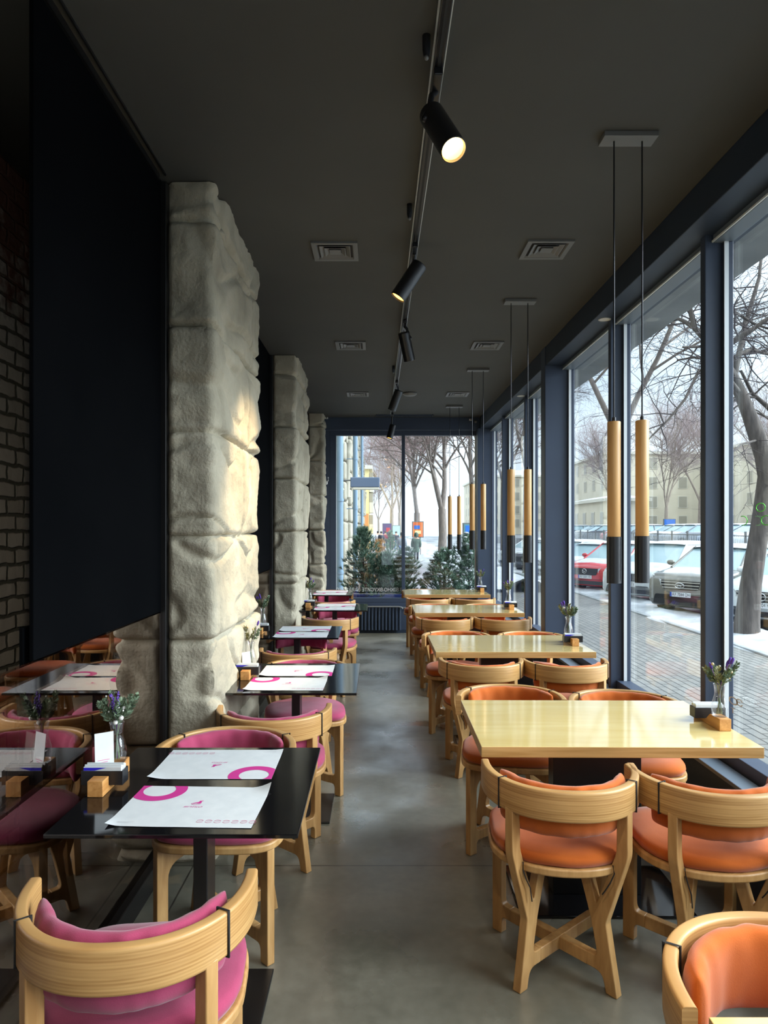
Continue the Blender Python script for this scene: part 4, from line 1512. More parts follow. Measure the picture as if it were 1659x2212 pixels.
# the street tree seen through the window nearest the viewer
def street_tree():
    D = 13.3
    t = thing('street_tree', (7.15, D, GZ - 0.05), 'big bare leaning tree with thick trunk outside the nearest street window', 'tree', 'bare street trees')
    o = Vector(t.location)
    rg = random.Random(5)

    def A(px, py, Y):
        return at(px, py, Y) - o
    trunk = [A(1612, 1368, D), A(1614, 1340, D), A(1622, 1262, D), A(1632, 1200, D), A(1646, 1110, D), A(1656, 1030, D), A(1650, 985, D), A(1633, 935, D), A(1618, 895, D), A(1602, 855, D), A(1585, 818, D), A(1560, 775, D), A(1525, 735, D)]
    rr = [0.25, 0.225, 0.19, 0.175, 0.165, 0.16, 0.165, 0.15, 0.13, 0.12, 0.105, 0.085, 0.07]
    b = MB()
    b.tube(trunk, rr, 14, 0)
    o1 = b.build('trunk', 'bark', t, smooth=70)
    limbs = [
        ([A(1525, 735, D), A(1500, 708, 13.4), A(1480, 695, 13.6), A(1455, 684, 13.9), A(1440, 690, 14.1)], .06),
        ([A(1590, 825, D), A(1560, 760, 13.0), A(1530, 748, 12.8), A(1475, 750, 12.6)], .055),
        ([A(1575, 790, D), A(1540, 778, 13.8), A(1500, 772, 14.0), A(1462, 778, 14.2)], .045),
        ([A(1600, 850, D), A(1560, 800, 12.6), A(1510, 800, 12.4), A(1480, 862, 12.3), A(1445, 905, 12.2), A(1400, 950, 12.2)], .04),
        ([A(1585, 818, D), A(1590, 770, 13.5), A(1620, 755, 13.7), A(1660, 765, 14.0), A(1720, 750, 14.3)], .06),
        ([A(1560, 775, D), A(1580, 740, 13.0), A(1620, 715, 12.8), A(1670, 680, 12.7), A(1740, 660, 12.6)], .07),
        ([A(1525, 735, D), A(1540, 690, 13.2), A(1580, 670, 13.2), A(1630, 700, 13.2), A(1690, 720, 13.2)], .05),
        ([A(1650, 985, D), A(1690, 930, 13.8), A(1660, 880, 14.0), A(1625, 850, 14.0), A(1600, 800, 14.0)], .075),
        ([A(1500, 708, 13.4), A(1490, 660, 13.4), A(1500, 600, 13.4), A(1480, 540, 13.4)], .05),
        ([A(1585, 818, D), A(1610, 700, 13.6), A(1640, 600, 13.8), A(1650, 500, 14)], .06),
        ([A(1638, 950, D), A(1600, 960, 12.7), A(1570, 990, 12.4)], .025),
    ]
    for P, r in limbs:
        b = MB()
        b.tube(P, [r * (1 - 0.65 * i / (len(P) - 1)) for i in range(len(P))], 9, 0)
        for i in range(len(P) - 1):
            for k in range(3):
                q = P[i].lerp(P[i + 1], rg.random())
                d = ((P[i + 1] - P[i]).normalized() * 0.6 + Vector((rg.uniform(-1, 1), rg.uniform(-1, 1), rg.uniform(-.7, .8)))).normalized()
                grow(b, q, d, rg.uniform(0.7, 1.5), max(0.006, r * 0.28), 2, rg, 1, 0.25, 0.7, (0, 0, 4, 3, 2), 4, 0.5)
        b.build('branch', ['bark', 'twig'], t, smooth=70, recalc=False)
    return t


street_tree()


def bare_tree(loc, height, seed, label, rot=0.0, fork=False, tw=1, hf=0.34, droop=0.05, f0=0.25, bark='bark', lean=(0, 0), dens=(8, 7, 6, 4, 3), grp='bare street trees', r0=None, twig='twig'):
    t = thing('street_tree', loc, label, 'tree', grp, rot)
    rg = random.Random(seed)
    b = MB()
    r0 = r0 or height * 0.02
    hh = height * hf
    base = Vector((0, 0, -0.1))
    crotch = Vector((lean[0], lean[1], hh))
    b.tube([base, base.lerp(crotch, 0.08), base.lerp(crotch, .5) + Vector((0.05, 0, 0)), crotch], [r0 * 1.3, r0 * 1.02, r0 * .9, r0 * .82], 12, 0)
    b.build('trunk', bark, t, smooth=70)
    leaders = [Vector((-.16, 0, 1)), Vector((.2, .1, 1))] if fork else [Vector((.05, .03, 1)), Vector((-.5, .2, 1)), Vector((.5, -.2, 1))]
    for d in leaders:
        b = MB()
        grow(b, crotch - Vector((0, 0, 0.1)), d.normalized(), height * (1 - hf), r0 * (.62 if fork else .5), 0, rg, 1, droop, 0.62, dens, 4 if len(dens) > 4 else 3, 0.22)
        b.build('branch', [bark, twig], t, smooth=70, recalc=False)
    return t


D4 = (11, 7, 5, 4, 0)
t1 = bare_tree((6.62, 18.75, GZ), 10.5, 11, 'bare street tree with drooping twigs behind the window showing the red car', dens=(10, 8, 6, 5, 0), r0=0.17, bark='bark_mid_haze', hf=0.44, droop=0.6)
c = copy_tree(t1); c.location = (6.7, 30.7, GZ); c.rotation_euler = (0, 0, 2.1); tag(c, 'bare street tree half hidden behind the navy column')
c = copy_tree(t1); c.location = (7.0, 38.0, GZ); c.rotation_euler = (0, 0, 4.0); tag(c, 'bare street tree seen in the narrow window past the navy column')
t2 = bare_tree((4.25, 45, GZ), 11, 21, 'big forked bare tree in the right pane of the end window', fork=True, dens=(15, 8, 6, 5, 0), r0=0.30, hf=.30, twig='twig_red', bark='bark_mid_haze')
c = copy_tree(t2); c.location = (3.3, 57, GZ); c.rotation_euler = (0, 0, 1.2); tag(c, 'reddish bare tree just right of the end window mullion, farther than the forked one')
c = copy_tree(t2); c.location = (5.2, 36, GZ); c.rotation_euler = (0, 0, 2.7); c.scale = (.8, .8, .8); tag(c, 'bare tree behind the last pair of wooden pendants')
t3 = bare_tree((1.6, 74, GZ), 12, 31, 'x', bark='bark_haze', twig='twig_haze', dens=(11, 8, 6, 5, 0)); c = t3; c.location = (1.6, 74, GZ); c.rotation_euler = (0, 0, 3.6); tag(c, 'distant bare tree beside the end window mullion')
c = copy_tree(t3); c.location = (3.0, 92, GZ); c.rotation_euler = (0, 0, 5.2); tag(c, 'hazy far bare tree in the middle of the end window')
c = copy_tree(t3); c.location = (0.2, 112, GZ); c.rotation_euler = (0, 0, 0.7); c.scale = (.8, .8, .8); tag(c, 'faint bare tree farthest down the street')
c = copy_tree(t3); c.scale = (.8, .8, .8); c.location = (27, 64, 0.2); c.rotation_euler = (0, 0, 1.0); tag(c, 'bare tree in front of the beige corner building')
c = copy_tree(t3); c.scale = (.8, .8, .8); c.location = (33, 70, 0.2); c.rotation_euler = (0, 0, 3.0); c.scale = (.9, .9, 1.0); tag(c, 'bare tree before the beige corner building, beside the window post')
c = copy_tree(t3); c.scale = (.8, .8, .8); c.location = (24.2, 71, 0.2); c.rotation_euler = (0, 0, 5.0); tag(c, 'bare tree before the long beige building behind the red car')
c = copy_tree(t3); c.scale = (.8, .8, .8); c.location = (31, 54, 0.2); c.rotation_euler = (0, 0, 2.0); tag(c, 'bare tree across the street behind the leaning trunk')

# ---------------------------------------------------------------- cars
for nm, c in (('car_white', (206, 212, 214)), ('car_silver', (104, 102, 94)), ('car_red', (186, 44, 52)), ('car_dark', (40, 46, 58)), ('car_blue', (120, 136, 158)), ('car_grey', (110, 114, 120))):
    M[nm] = mat(nm, lin(*c), 0.25, coat=0.5)
M['car_glass'] = mat('car_glass', lin(140, 164, 170), 0.08, spec=0.8)  # pale blue puts the reflected sky into the colour
M['tyre'] = mat('tyre_rubber', lin(30, 30, 32), 0.8)
M['chrome'] = mat('chrome', lin(200, 202, 204), 0.2, metal=0.9)
M['lamp_clear'] = mat('clear_lamp', lin(190, 198, 202), 0.15, spec=0.8)
M['plate'] = mat('plate_white', lin(214, 218, 222), 0.5)
M['plate_blue'] = mat('plate_blue', lin(40, 80, 170), 0.5)
M['plate_black'] = mat('plate_black', lin(30, 30, 34), 0.5)
M['grille'] = mat('grille_black', lin(24, 26, 30), 0.4)


def car(loc, ang, paint, label, L=4.6, W=1.86, Hh=1.66, hood=1.02, lower=None, plate=None, emblem='wing', snow=False, detail=True):
    t = thing('car', loc, label, 'car', 'parked cars', ang)
    x0, x1 = -L / 2, L / 2
    hw = W / 2

    # body: stations from the nose back, each a half section (width factor, z)
    st = [(x1, .78, .42, hood - .30, .66), (x1 - .06, .90, .28, hood - .16, .80), (x1 - .28, .985, .22, hood - .07, .88), (x1 - 1.05, 1.0, .20, hood + .03, .92), (x1 - 1.30, 1.0, .20, hood + .05, .93),
          (0.0, 1.0, .20, hood + .06, .93), (x0 + .8, 1.0, .20, hood + .08, .93), (x0 + .2, .97, .24, hood + .06, .88), (x0, .86, .36, hood - .05, .74)]

    def ring(x, wf, zl, zt, tf):
        w = hw * wf
        zm = zl + (zt - zl) * 0.62
        half = [(w * .90, zl), (w, zl + .10), (w * 1.0, zm), (w * .985, zt - .07), (w * tf, zt)]
        return [(x, a, z) for a, z in half] + [(x, 0, zt + .025)] + [(x, -a, z) for a, z in half[::-1]]
    b = MB()
    rings = [[b.bm.verts.new(p) for p in ring(*s)] for s in st]
    for r0, r1 in zip(rings, rings[1:]):
        for k in range(len(r0) - 1):
            b.face([r0[k], r0[k + 1], r1[k + 1], r1[k]])
        b.face([r0[-1], r0[0], r1[0], r1[-1]])
    b.face(rings[0][::-1]); b.face(rings[-1])
    b.build('body', paint, t, smooth=50)
    # greenhouse
    zb, zt = hood + .03, Hh
    a0, a1, c0, c1 = x1 - 1.12, x1 - 1.98, x0 + .22, x0 + .72   # windscreen foot/top, tail foot/top
    wb, wt = hw * .92, hw * .70
    b = MB()
    P = [(a0, wb, zb), (a1, wt, zt - .04), (c1, wt, zt - .05), (c0, wb, zb + .04)]
    A_ = [b.bm.verts.new(p) for p in P]
    B_ = [b.bm.verts.new((p[0], -p[1], p[2])) for p in P]
    b.face(A_); b.face(B_[::-1])
    for k in range(4):
        b.face([A_[k], A_[(k + 1) % 4], B_[(k + 1) % 4], B_[k]])
    b.build('car_window', 'car_glass', t, smooth=0)
    b = MB()
    def rp(u, v):
        x = (a1 + .12) + (c1 - .1 - a1 - .12) * u
        y = wt * 1.04 * (2 * v - 1)
        return Vector((x, y, zt - .055 + .055 * (1 - (2 * v - 1) ** 4) * (1 - .6 * (2 * u - 1) ** 4)))
    b.grid(rp, 8, 8)
    b.build('roof', paint, t, smooth=60)
    for sy in (-1, 1):
        b = MB()
        b.tube([(a0 - .02, sy * wb * 1.0, zb), (a1, sy * wt * 1.03, zt - .05)], [.045, .035], 6)
        b.tube([(a1, sy * wt * 1.03, zt - .045), (c1, sy * wt * 1.03, zt - .055)], .03, 6)
        b.tube([(c1, sy * wt * 1.03, zt - .055), (c0 + .05, sy * wb, zb + .05)], [.05, .08], 6)
        xm = (a1 + c1) / 2 - 0.1
        b.tube([(xm, sy * wb * 1.0, zb), (xm, sy * wt * 1.02, zt - .05)], .035, 6)
        b.build('pillar_trim', paint, t, smooth=60)
    for sx in (x1 - .85, x0 + .85):
        for sy in (-1, 1):
            T = Matrix.Translation((sx, sy * (hw - .10), .335)) @ Matrix.Rotation(PI / 2, 4, 'X')
            b = MB(); b.lathe([(.18, -.11), (.31, -.11), (.335, -.08), (.335, .08), (.31, .11), (.18, .11)], 22, T=T, cap0=True, cap1=True)
            wl = b.build('wheel', 'tyre', t, smooth=40)
            if detail:
                b = MB(); b.lathe([(.02, -.118 * -sy), (.19, -.114 * -sy)], 18, T=T, cap0=False, cap1=False)
                b.build('rim', 'chrome', wl)
    if detail:
        lw = lower or 'grille'
        xf = x1 - .02
        b = MB(); b.prism(fillet([(-.42, hood - .44), (.42, hood - .44), (.52, hood - .22), (-.52, hood - .22)], .05), lambda y, z, q: Vector((xf + q, y, z)), -.05, .035)
        gr = b.build('grille', 'grille', t, smooth=30)
        b = MB()
        for k in range(3):
            z = hood - .40 + k * .07
            b.box(xf + .036, xf + .05, -.46 - .02 * k, .46 + .02 * k, z, z + .022)
        b.build('grille_bar', 'chrome' if emblem != 'wing' else 'grille', gr, smooth=0)
        b = MB()
        if emblem == 'oval':
            pts = [(xf + .06, .115 * math.cos(2 * PI * k / 20), hood - .33 + .06 * math.sin(2 * PI * k / 20)) for k in range(21)]
            b.tube(pts, .010, 6)
            b.tube([(xf + .06, -.055, hood - .365), (xf + .06, -.035, hood - .295)], .010, 6); b.tube([(xf + .06, .055, hood - .295), (xf + .06, .035, hood - .365)], .010, 6); b.tube([(xf + .06, -.045, hood - .33), (xf + .06, .045, hood - .33)], .010, 6)
        elif emblem == 'rings':
            for k in (-1, 1):
                pts = [(xf + .06, .04 * k + .075 * math.cos(2 * PI * q / 18), hood - .33 + .075 * math.sin(2 * PI * q / 18)) for q in range(19)]
                b.tube(pts, .010, 6)
        else:
            pts = [(xf + .055, .085 * math.cos(2 * PI * k / 20), hood - .31 + .068 * math.sin(2 * PI * k / 20)) for k in range(21)]
            b.tube(pts, .010, 6)
            b.tube([(xf + .055, -.08, hood - .285), (xf + .055, 0, hood - .335), (xf + .055, .08, hood - .285)], .009, 6)
        b.build('emblem', 'chrome', gr, smooth=60)
        b = MB(); b.prism(fillet([(-.72, .30), (.72, .30), (.66, hood - .56), (-.66, hood - .56)], .05), lambda y, z, q: Vector((xf + q, y, z)), -.12, .02)
        b.build('lower_bumper', lw, t, smooth=30)
        for sy in (-1, 1):
            b = MB(); b.prism(fillet([(sy * .50, hood - .36), (sy * .50, hood - .22), (sy * .86, hood - .10), (sy * .88, hood - .22)], .03),
                              lambda y, z, q: Vector((x1 - .05 - max(0, abs(y) - .5) * .62 + q, y, z)), -.05, .06)
            b.build('headlight', 'lamp_clear', t, smooth=30)
            b = MB(); b.ball((x1 - .10, sy * .70, .46), .07, 0, 12, (.6, 1.3, .8))
            b.build('fog_light', 'lamp_clear', t)
            b = MB(); b.ball((a0 - .25, sy * (hw + .08), zb + .12), .10, 0, 12, (.7, 1.1, .75)); b.tube([(a0 - .22, sy * hw * .93, zb + .06), (a0 - .25, sy * (hw + .04), zb + .1)], .03, 6)
            b.build('mirror', paint, t)
        if plate:
            zc = .55
            b = MB(); b.box(xf + .022, xf + .032, -.26, .26, zc - .056, zc + .056)
            pl = b.build('number_plate', 'plate', t, smooth=0)
            b = MB(); b.box(xf + .033, xf + .034, -.26, -.215, zc - .055, zc + .055)
            b.build('plate_band', 'plate_blue', pl, smooth=0)
            v, f = text_geo(plate, .115)
            b = MB(); b.geo(v, f, 0, Matrix.Translation((xf + .035, .02, zc)) @ Matrix(((0, 0, 1, 0), (.72, 0, 0, 0), (0, 1, 0, 0), (0, 0, 0, 1))))
            b.build('plate_lettering', 'plate_black', pl, smooth=0)
    if snow:
        b = MB()

        def hp(u, v):
            x = x1 - .20 - .92 * u
            y = hw * .82 * (2 * v - 1)
            e = max(0.0, 1 - (2 * v - 1) ** 6) * min(1, u * 6 + .25, (1 - u) * 6 + .1)
            zz = hood - .09 + .14 * min(1, u * 1.4)
            return Vector((x, y, zz - .03 + .055 * e + .008 * noise.noise(Vector((x * 5, y * 5, 1)))))
        b.grid(hp, 12, 14)
        b.build('hood_snow', 'snow', t, smooth=80)
        b = MB()
        b.grid(lambda u, v: rp(u, v) + Vector((0, 0, .05 * max(0, 1 - (2 * u - 1) ** 6) * max(0, 1 - (2 * v - 1) ** 6) - .004)), 10, 10)
        b.build('roof_snow', 'snow', t, smooth=80)
    return t


AD = math.atan2(-.6, -.8)
G2 = GZ - 0.08


def park(fx, fy, L):
    return (fx + .8 * L / 2, fy + .6 * L / 2, G2)


car(park(8.0, 14.3, 4.7), AD, 'car_white', 'white car behind the leaning tree trunk', 4.7, 1.9, 1.62, 1.05, plate='АХ 2704 КХ', emblem='rings', snow=True)
car(park(7.32, 16.55, 4.7), AD, 'car_silver', 'silver car with chrome grille behind the snow strip', 4.7, 1.9, 1.70, 1.10, plate='АХ 7044 ОН', emblem='oval', snow=True)
car(park(7.15, 19.6, 4.7), AD, 'car_white', 'snow covered pale car with dark bumper between the silver and red cars', 4.7, 1.9, 1.72, 1.08, lower='car_dark', plate='АХ 3120 ЕВ', snow=True)
car(park(6.85, 22.6, 4.5), AD, 'car_red', 'red car with dark grille parked behind the snow strip', 4.5, 1.86, 1.66, 1.05, plate='АХ 5581 НІ', snow=True)
car(park(6.9, 25.8, 4.5), AD, 'car_blue', 'bluish car with snowy roof just behind the red car', 4.5, 1.86, 1.55, 1.0, snow=True)
car(park(6.9, 29.0, 4.5), AD, 'car_white', 'white car farther along the row, seen past the navy column', 4.5, 1.86, 1.6, 1.0, snow=True)
car(park(6.9, 32.4, 4.5), AD, 'car_dark', 'dark car farther along the row, seen past the navy column', 4.5, 1.86, 1.5, .98, snow=True)
car(park(6.9, 36.0, 4.5), AD, 'car_white', 'white car at the far end of the parked row', 4.5, 1.86, 1.55, 1.0, snow=True)
# far row in the raised car park
fp = {}
pn = ['car_dark', 'car_grey', 'car_white', 'car_dark', 'car_blue', 'car_grey', 'car_dark', 'car_white', 'car_dark', 'car_grey', 'car_red', 'car_dark', 'car_grey', 'car_white', 'car_dark', 'car_grey']
cn = {'car_dark': 'dark', 'car_grey': 'grey', 'car_white': 'white', 'car_blue': 'bluish', 'car_red': 'red'}
for i in range(16):
    p = pn[i]
    lb = 'small %s parked car behind the fence in the far car park' % cn[p]
    loc = (21 + 0.7 * math.sin(i * 2.1), 29 + i * 3.0, 0.30)
    if p not in fp:
        fp[p] = car(loc, PI + 0.1, p, lb, 4.4, 1.8, 1.5, .95, detail=False, snow=True)
    else:
        c = copy_tree(fp[p]); c.location = loc
    (fp[p] if p not in fp else None)
    tgt = fp[p] if i == pn.index(p) else c
    tag(tgt, lb, 'car', '%s cars in the far car park' % cn[p])
# railing in front of the far car park
fe = thing('street_fence', (17.2, 50, 0.25), 'pale metal railing fence before the far car park', 'fence')
b = MB()
b.box(-.02, .02, -28, 28, .12, .16); b.box(-.02, .02, -28, 28, .92, .96)
b.build('fence_rail', 'vent', fe, smooth=0)
for k in range(29):
    b = MB(); b.box(-.04, .04, -28 + 2 * k - .04, -28 + 2 * k + .04, -.05, 1.15)
    b.build('fence_post', 'vent', fe, smooth=0)
b = MB()
for k in range(280):
    b.box(-.008, .008, -28 + .2 * k - .01, -28 + .2 * k + .01, .12, .96)
b.build('fence_bar', 'alu', fe, smooth=0)

# ---------------------------------------------------------------- buildings
M['wall_beige'] = noisy('beige_brickwork', lin(200, 190, 168), lin(214, 204, 182), (.4, .4, .4), rough=.9)
M['wall_yellow'] = noisy('pale_yellow_render', lin(226, 206, 142), lin(236, 218, 160), (.4, .4, .4), rough=.9)
M['wall_orange'] = noisy('orange_render', lin(206, 138, 82), lin(216, 148, 92), (.4, .4, .4), rough=.9)
M['win_dark'] = mat('far_window', lin(160, 154, 138), .3)
M['trim_pale'] = mat('pale_trim', lin(206, 200, 184), .8)


def block(name, x0, x1, y0, y1, z0, z1, wall, label, rows, dy, faces=('W', 'S'), roof=1.6, dx=None):
    t = thing(name, (x0, y0, 0), label, 'building', 'buildings across the street')
    b = MB(); b.box(0, x1 - x0, 0, y1 - y0, z0, z1)
    b.build('wall', wall, t, smooth=0)
    b = MB(); b.box(-.35, x1 - x0 + .35, -.35, y1 - y0 + .35, z1, z1 + .35)
    b.build('cornice', 'trim_pale', t, smooth=0)
    b = MB()
    cx, cy = (x1 - x0) / 2, (y1 - y0) / 2
    A_ = [b.bm.verts.new(p) for p in ((-.3, -.3, z1 + .35), (x1 - x0 + .3, -.3, z1 + .35), (x1 - x0 + .3, y1 - y0 + .3, z1 + .35), (-.3, y1 - y0 + .3, z1 + .35))]
    m_ = min(cx, cy)
    B_ = [b.bm.verts.new(p) for p in ((m_, m_, z1 + .35 + roof), (x1 - x0 - m_ + .1, m_, z1 + .35 + roof), (x1 - x0 - m_ + .1, y1 - y0 - m_ + .1, z1 + .35 + roof), (m_, y1 - y0 - m_ + .1, z1 + .35 + roof))]
    for k in range(4):
        b.face([A_[k], A_[(k + 1) % 4], B_[(k + 1) % 4], B_[k]])
    b.face(B_)
    b.build('roof', 'snow', t, smooth=0)
    ww = 1.25
    for r in range(rows):
        zc = z0 + 1.6 + r * (z1 - z0 - 1.0) / rows
        if 'W' in faces:
            for k in range(int((y1 - y0) / dy)):
                yy = (k + .5) * dy
                b = MB(); b.box(-.06, .05, yy - ww / 2, yy + ww / 2, zc, zc + 1.6)
                w_ = b.build('window', 'trim_pale', t, smooth=0)
                b = MB(); b.box(-.08, -.062, yy - ww / 2 + .1, yy + ww / 2 - .1, zc + .1, zc + 1.5)
                b.build('pane', 'win_dark', w_, smooth=0)
        if 'S' in faces:
            for k in range(int((x1 - x0) / dy)):
                xx = (k + .5) * dy
                b = MB(); b.box(xx - ww / 2, xx + ww / 2, -.06, .05, zc, zc + 1.6)
                w_ = b.build('window', 'trim_pale', t, smooth=0)
                b = MB(); b.box(xx - ww / 2 + .1, xx + ww / 2 - .1, -.08, -.062, zc + .1, zc + 1.5)
                b.build('pane', 'win_dark', w_, smooth=0)
    return t


block('apartment_building', 45, 62, 47, 116, 0, 11.6, 'wall_beige', 'beige corner building with snowy hipped roof across the street', 4, 4.2)
block('apartment_building', 31, 44, 92, 124, 0, 11.4, 'wall_beige', 'long beige building farther up the street behind the red car', 4, 4.0)
block('apartment_building', 20, 36, 128, 158, 0, 11.0, 'wall_beige', 'far beige building glimpsed in the narrow windows past the navy column', 4, 4.0)
block('pavilion', 25.5, 30, 76, 90, 0.2, 4.5, 'wall_beige', 'low pavilion with a snow covered roof behind the red car', 1, 3.3, roof=.5)
block('apartment_building', -7, -.80, 66, 84, -0.5, 7.2, 'wall_yellow', 'yellow building at the far end of the facade in the end window', 3, 3.0, faces=('S',), roof=.4)
# balconies and shop band on the yellow building's street side
t = thing('balcony_stack', (-.80, 66, 0), 'stack of enclosed balconies on the corner of the yellow building', 'balcony')
for z in (0.9, 3.0, 5.0):
    b = MB(); b.box(0.02, .42, .2, 3, z, z + 1.0)
    b.build('balcony', 'trim_pale', t, smooth=0)
    b = MB(); b.box(0.02, .38, .25, 2.9, z + 1.0, z + 1.9)
    b.build('balcony_glazing', 'win_dark', t, smooth=0)
t = thing('shop_front', (-4, 65.9, 0), 'orange shop band with a red sign below the yellow building', 'shop front')
b = MB(); b.box(-1, 3.15, -.5, -.02, 1.7, 2.9); b.build('fascia', 'wall_orange', t, smooth=0)
b = MB(); b.box(1.0, 3.6, -.9, -.02, 1.05, 1.55); b.build('awning', 'wall_yellow', t, smooth=0)
b = MB(); b.box(1.9, 2.6, -.7, -.55, -.1, .9); b.build('shop_sign', 'car_red', t, smooth=0)

# rusticated facade running on beyond the end window
fa = thing('stone_facade', (-1.0, YE + 0.3, GZ), 'rusticated stone facade with pilasters beyond the end window', 'facade', kind='thing')
b = MB(); b.box(-6, -.06, 0, 39, -0.1, 10)
b.build('wall', 'facade_stone', fa, smooth=0)
for k in range(10):
    y0 = 0.5 + k * 3.9
    b = MB()
    for r_ in range(12):
        z = 0.05 + r_ * .56
        b.box(-.1, .14, y0, y0 + 1.15, z, z + .52)
    b.build('pilaster', 'facade_stone', fa, smooth=30, bevel=0.07, seg=3)
    b = MB()
    for r_ in range(12):
        z = 0.05 + r_ * .56
        for q in range(2):
            b.box(-.12, .03, y0 + 1.2 + q * 1.3, y0 + 2.46 + q * 1.3, z, z + .52)
    b.build('stone_course', 'facade_stone', fa, smooth=30, bevel=0.05, seg=2)
    b = MB(); b.lathe([(.09, 0), (.13, .06), (.10, .1), (.10, 1.1), (.16, 1.25), (.12, 1.35), (.17, 1.6)], 14, c=(.12, y0 + .58, 2.9))
    b.build('half_column', 'facade_stone', fa, smooth=50)
for k, (y, x, lb) in enumerate(((13.2, -.72, 'blue drainpipe closest to the end window'), (19.3, -.62, 'middle blue drainpipe on the stone facade'), (29.5, -.66, 'farthest thin blue drainpipe on the stone facade'))):
    t = thing('drainpipe', (x, y, GZ), lb, 'drainpipe', 'blue drainpipes')
    M.setdefault('pipe_blue', mat('pipe_blue', lin(110, 134, 154), .5))
    r = .065 if k < 2 else .06
    b = MB(); b.tube([(0, 0, 0.0), (0, 0, 9)], r, 14)
    b.build('pipe', 'pipe_blue', t, smooth=60)
    for z in (1.2, 2.6, 4.0, 5.4):
        b = MB(); b.tube([(0, 0, z), (0, 0, z + .05)], r * 1.18, 14); b.tube([(0, 0, z + .025), (-.25, 0, z + .025)], .012, 6)
        b.build('pipe_clamp', 'pipe_blue', t, smooth=30)
t = thing('projecting_sign', (-.40, 14.6, 2.60), 'blank blue-grey signboard box jutting from the facade', 'sign')
M['sign_blue'] = mat('sign_blue', lin(92, 106, 128), .5)
b = MB(); b.box(-.17, .45, -.10, .10, -.15, .06); b.build('sign_box', 'sign_blue', t, smooth=0, bevel=.015)
b = MB(); b.box(-.12, .44, -.09, .09, -.20, -.15); b.build('sign_tray', 'trim_pale', t, smooth=0, bevel=.01)
b = MB(); b.tube([(-.6, 0, 0), (-.15, 0, 0)], .015, 8); b.build('sign_bracket', 'vent', t)

# ---------------------------------------------------------------- planters and conifers
M['planter_blue'] = noisy('blue_planter', lin(44, 62, 128), lin(54, 74, 146), (4, 4, 4), rough=.5)
for (x0, x1, y0, y1, lb) in ((-.55, .40, 11.0, 11.6, 'blue planter box under the end window holding pine shrubs'), (.85, 1.72, 11.0, 11.7, 'blue planter box behind the last wooden table holding snowy pines')):
    t = thing('planter', ((x0 + x1) / 2, (y0 + y1) / 2, GZ), lb, 'planter', 'blue planters')
    hx, hy = (x1 - x0) / 2, (y1 - y0) / 2
    b = MB(); b.box(-hx, hx, -hy, hy, 0, 1.0); b.build('planter_box', 'planter_blue', t, smooth=0, bevel=.012)
    b = MB()
    b.box(-hx - .02, hx + .02, -hy - .02, -hy + .03, .97, 1.02); b.box(-hx - .02, hx + .02, hy - .03, hy + .02, .97, 1.02); b.box(-hx - .02, -hx + .03, -hy, hy, .97, 1.02); b.box(hx - .03, hx + .02, -hy, hy, .97, 1.02)
    b.build('planter_rim', 'planter_blue', t, smooth=0, bevel=.006)
    b = MB(); b.box(-hx + .03, hx - .03, -hy + .03, hy - .03, .9, .985); b.build('soil', 'bark', t, smooth=0)


def conifer(loc, h, rad, seed, label, needle='needle', snow=0.0, tufts=260, grp='potted conifers', shape=1.0):
    t = thing('conifer', loc, label, 'shrub', grp)
    rg = random.Random(seed)
    b = MB(); b.tube([(0, 0, -.05), (0.01, 0, h * .5), (0, 0.01, h * .92)], [.022, .016, .006], 7)
    for k in range(18):
        z = h * (.06 + .8 * k / 18)
        a = rg.uniform(0, 2 * PI)
        rr = rad * (1 - .8 * (z / h) ** shape) * .8
        b.tube([(0, 0, z), (rr * .6 * math.cos(a), rr * .6 * math.sin(a), z + .03), (rr * math.cos(a), rr * math.sin(a), z + .10)], [.009, .007, .004], 5)
    b.build('stem', 'bark', t, smooth=60)
    b = MB()
    sb = MB()
    for k in range(tufts):
        z = h * (rg.random() ** 1.1)
        rmax = rad * (1 - .85 * (z / h) ** shape) + .03
        a = rg.uniform(0, 2 * PI)
        rr = rmax * math.sqrt(rg.random()) * (.8 + .3 * math.sin(3 * a + seed + z * 8))
        c = Vector((rr * math.cos(a), rr * math.sin(a), z))
        out = (Vector((c.x, c.y, 0)) * 1.2 / max(rad, .01) + Vector((0, 0, .55 + .5 * rg.random()))).normalized()
        for q in range(26):
            d = (out + Vector((rg.uniform(-1, 1), rg.uniform(-1, 1), rg.uniform(-1, 1))) * .75).normalized()
            L = rg.uniform(.055, .095)
            s = d.cross(Vector((rg.uniform(-1, 1), rg.uniform(-1, 1), .3))).normalized() * .0040
            p = c + out * rg.uniform(-.03, .03)
            b.face([b.bm.verts.new(v) for v in (p - s, p + d * L, p + s)])
        if snow and rg.random() < snow and z > .25 * h:
            sb.ball(c + out * .05 + Vector((0, 0, .02)), rg.uniform(.018, .04), 0, 8, (1.3, 1.1, .55))
    b.build('needles', needle, t, smooth=0, recalc=False)
    if snow:
        sb.build('snow_cap', 'snow', t, smooth=80)
    else:
        sb.bm.free()
    return t


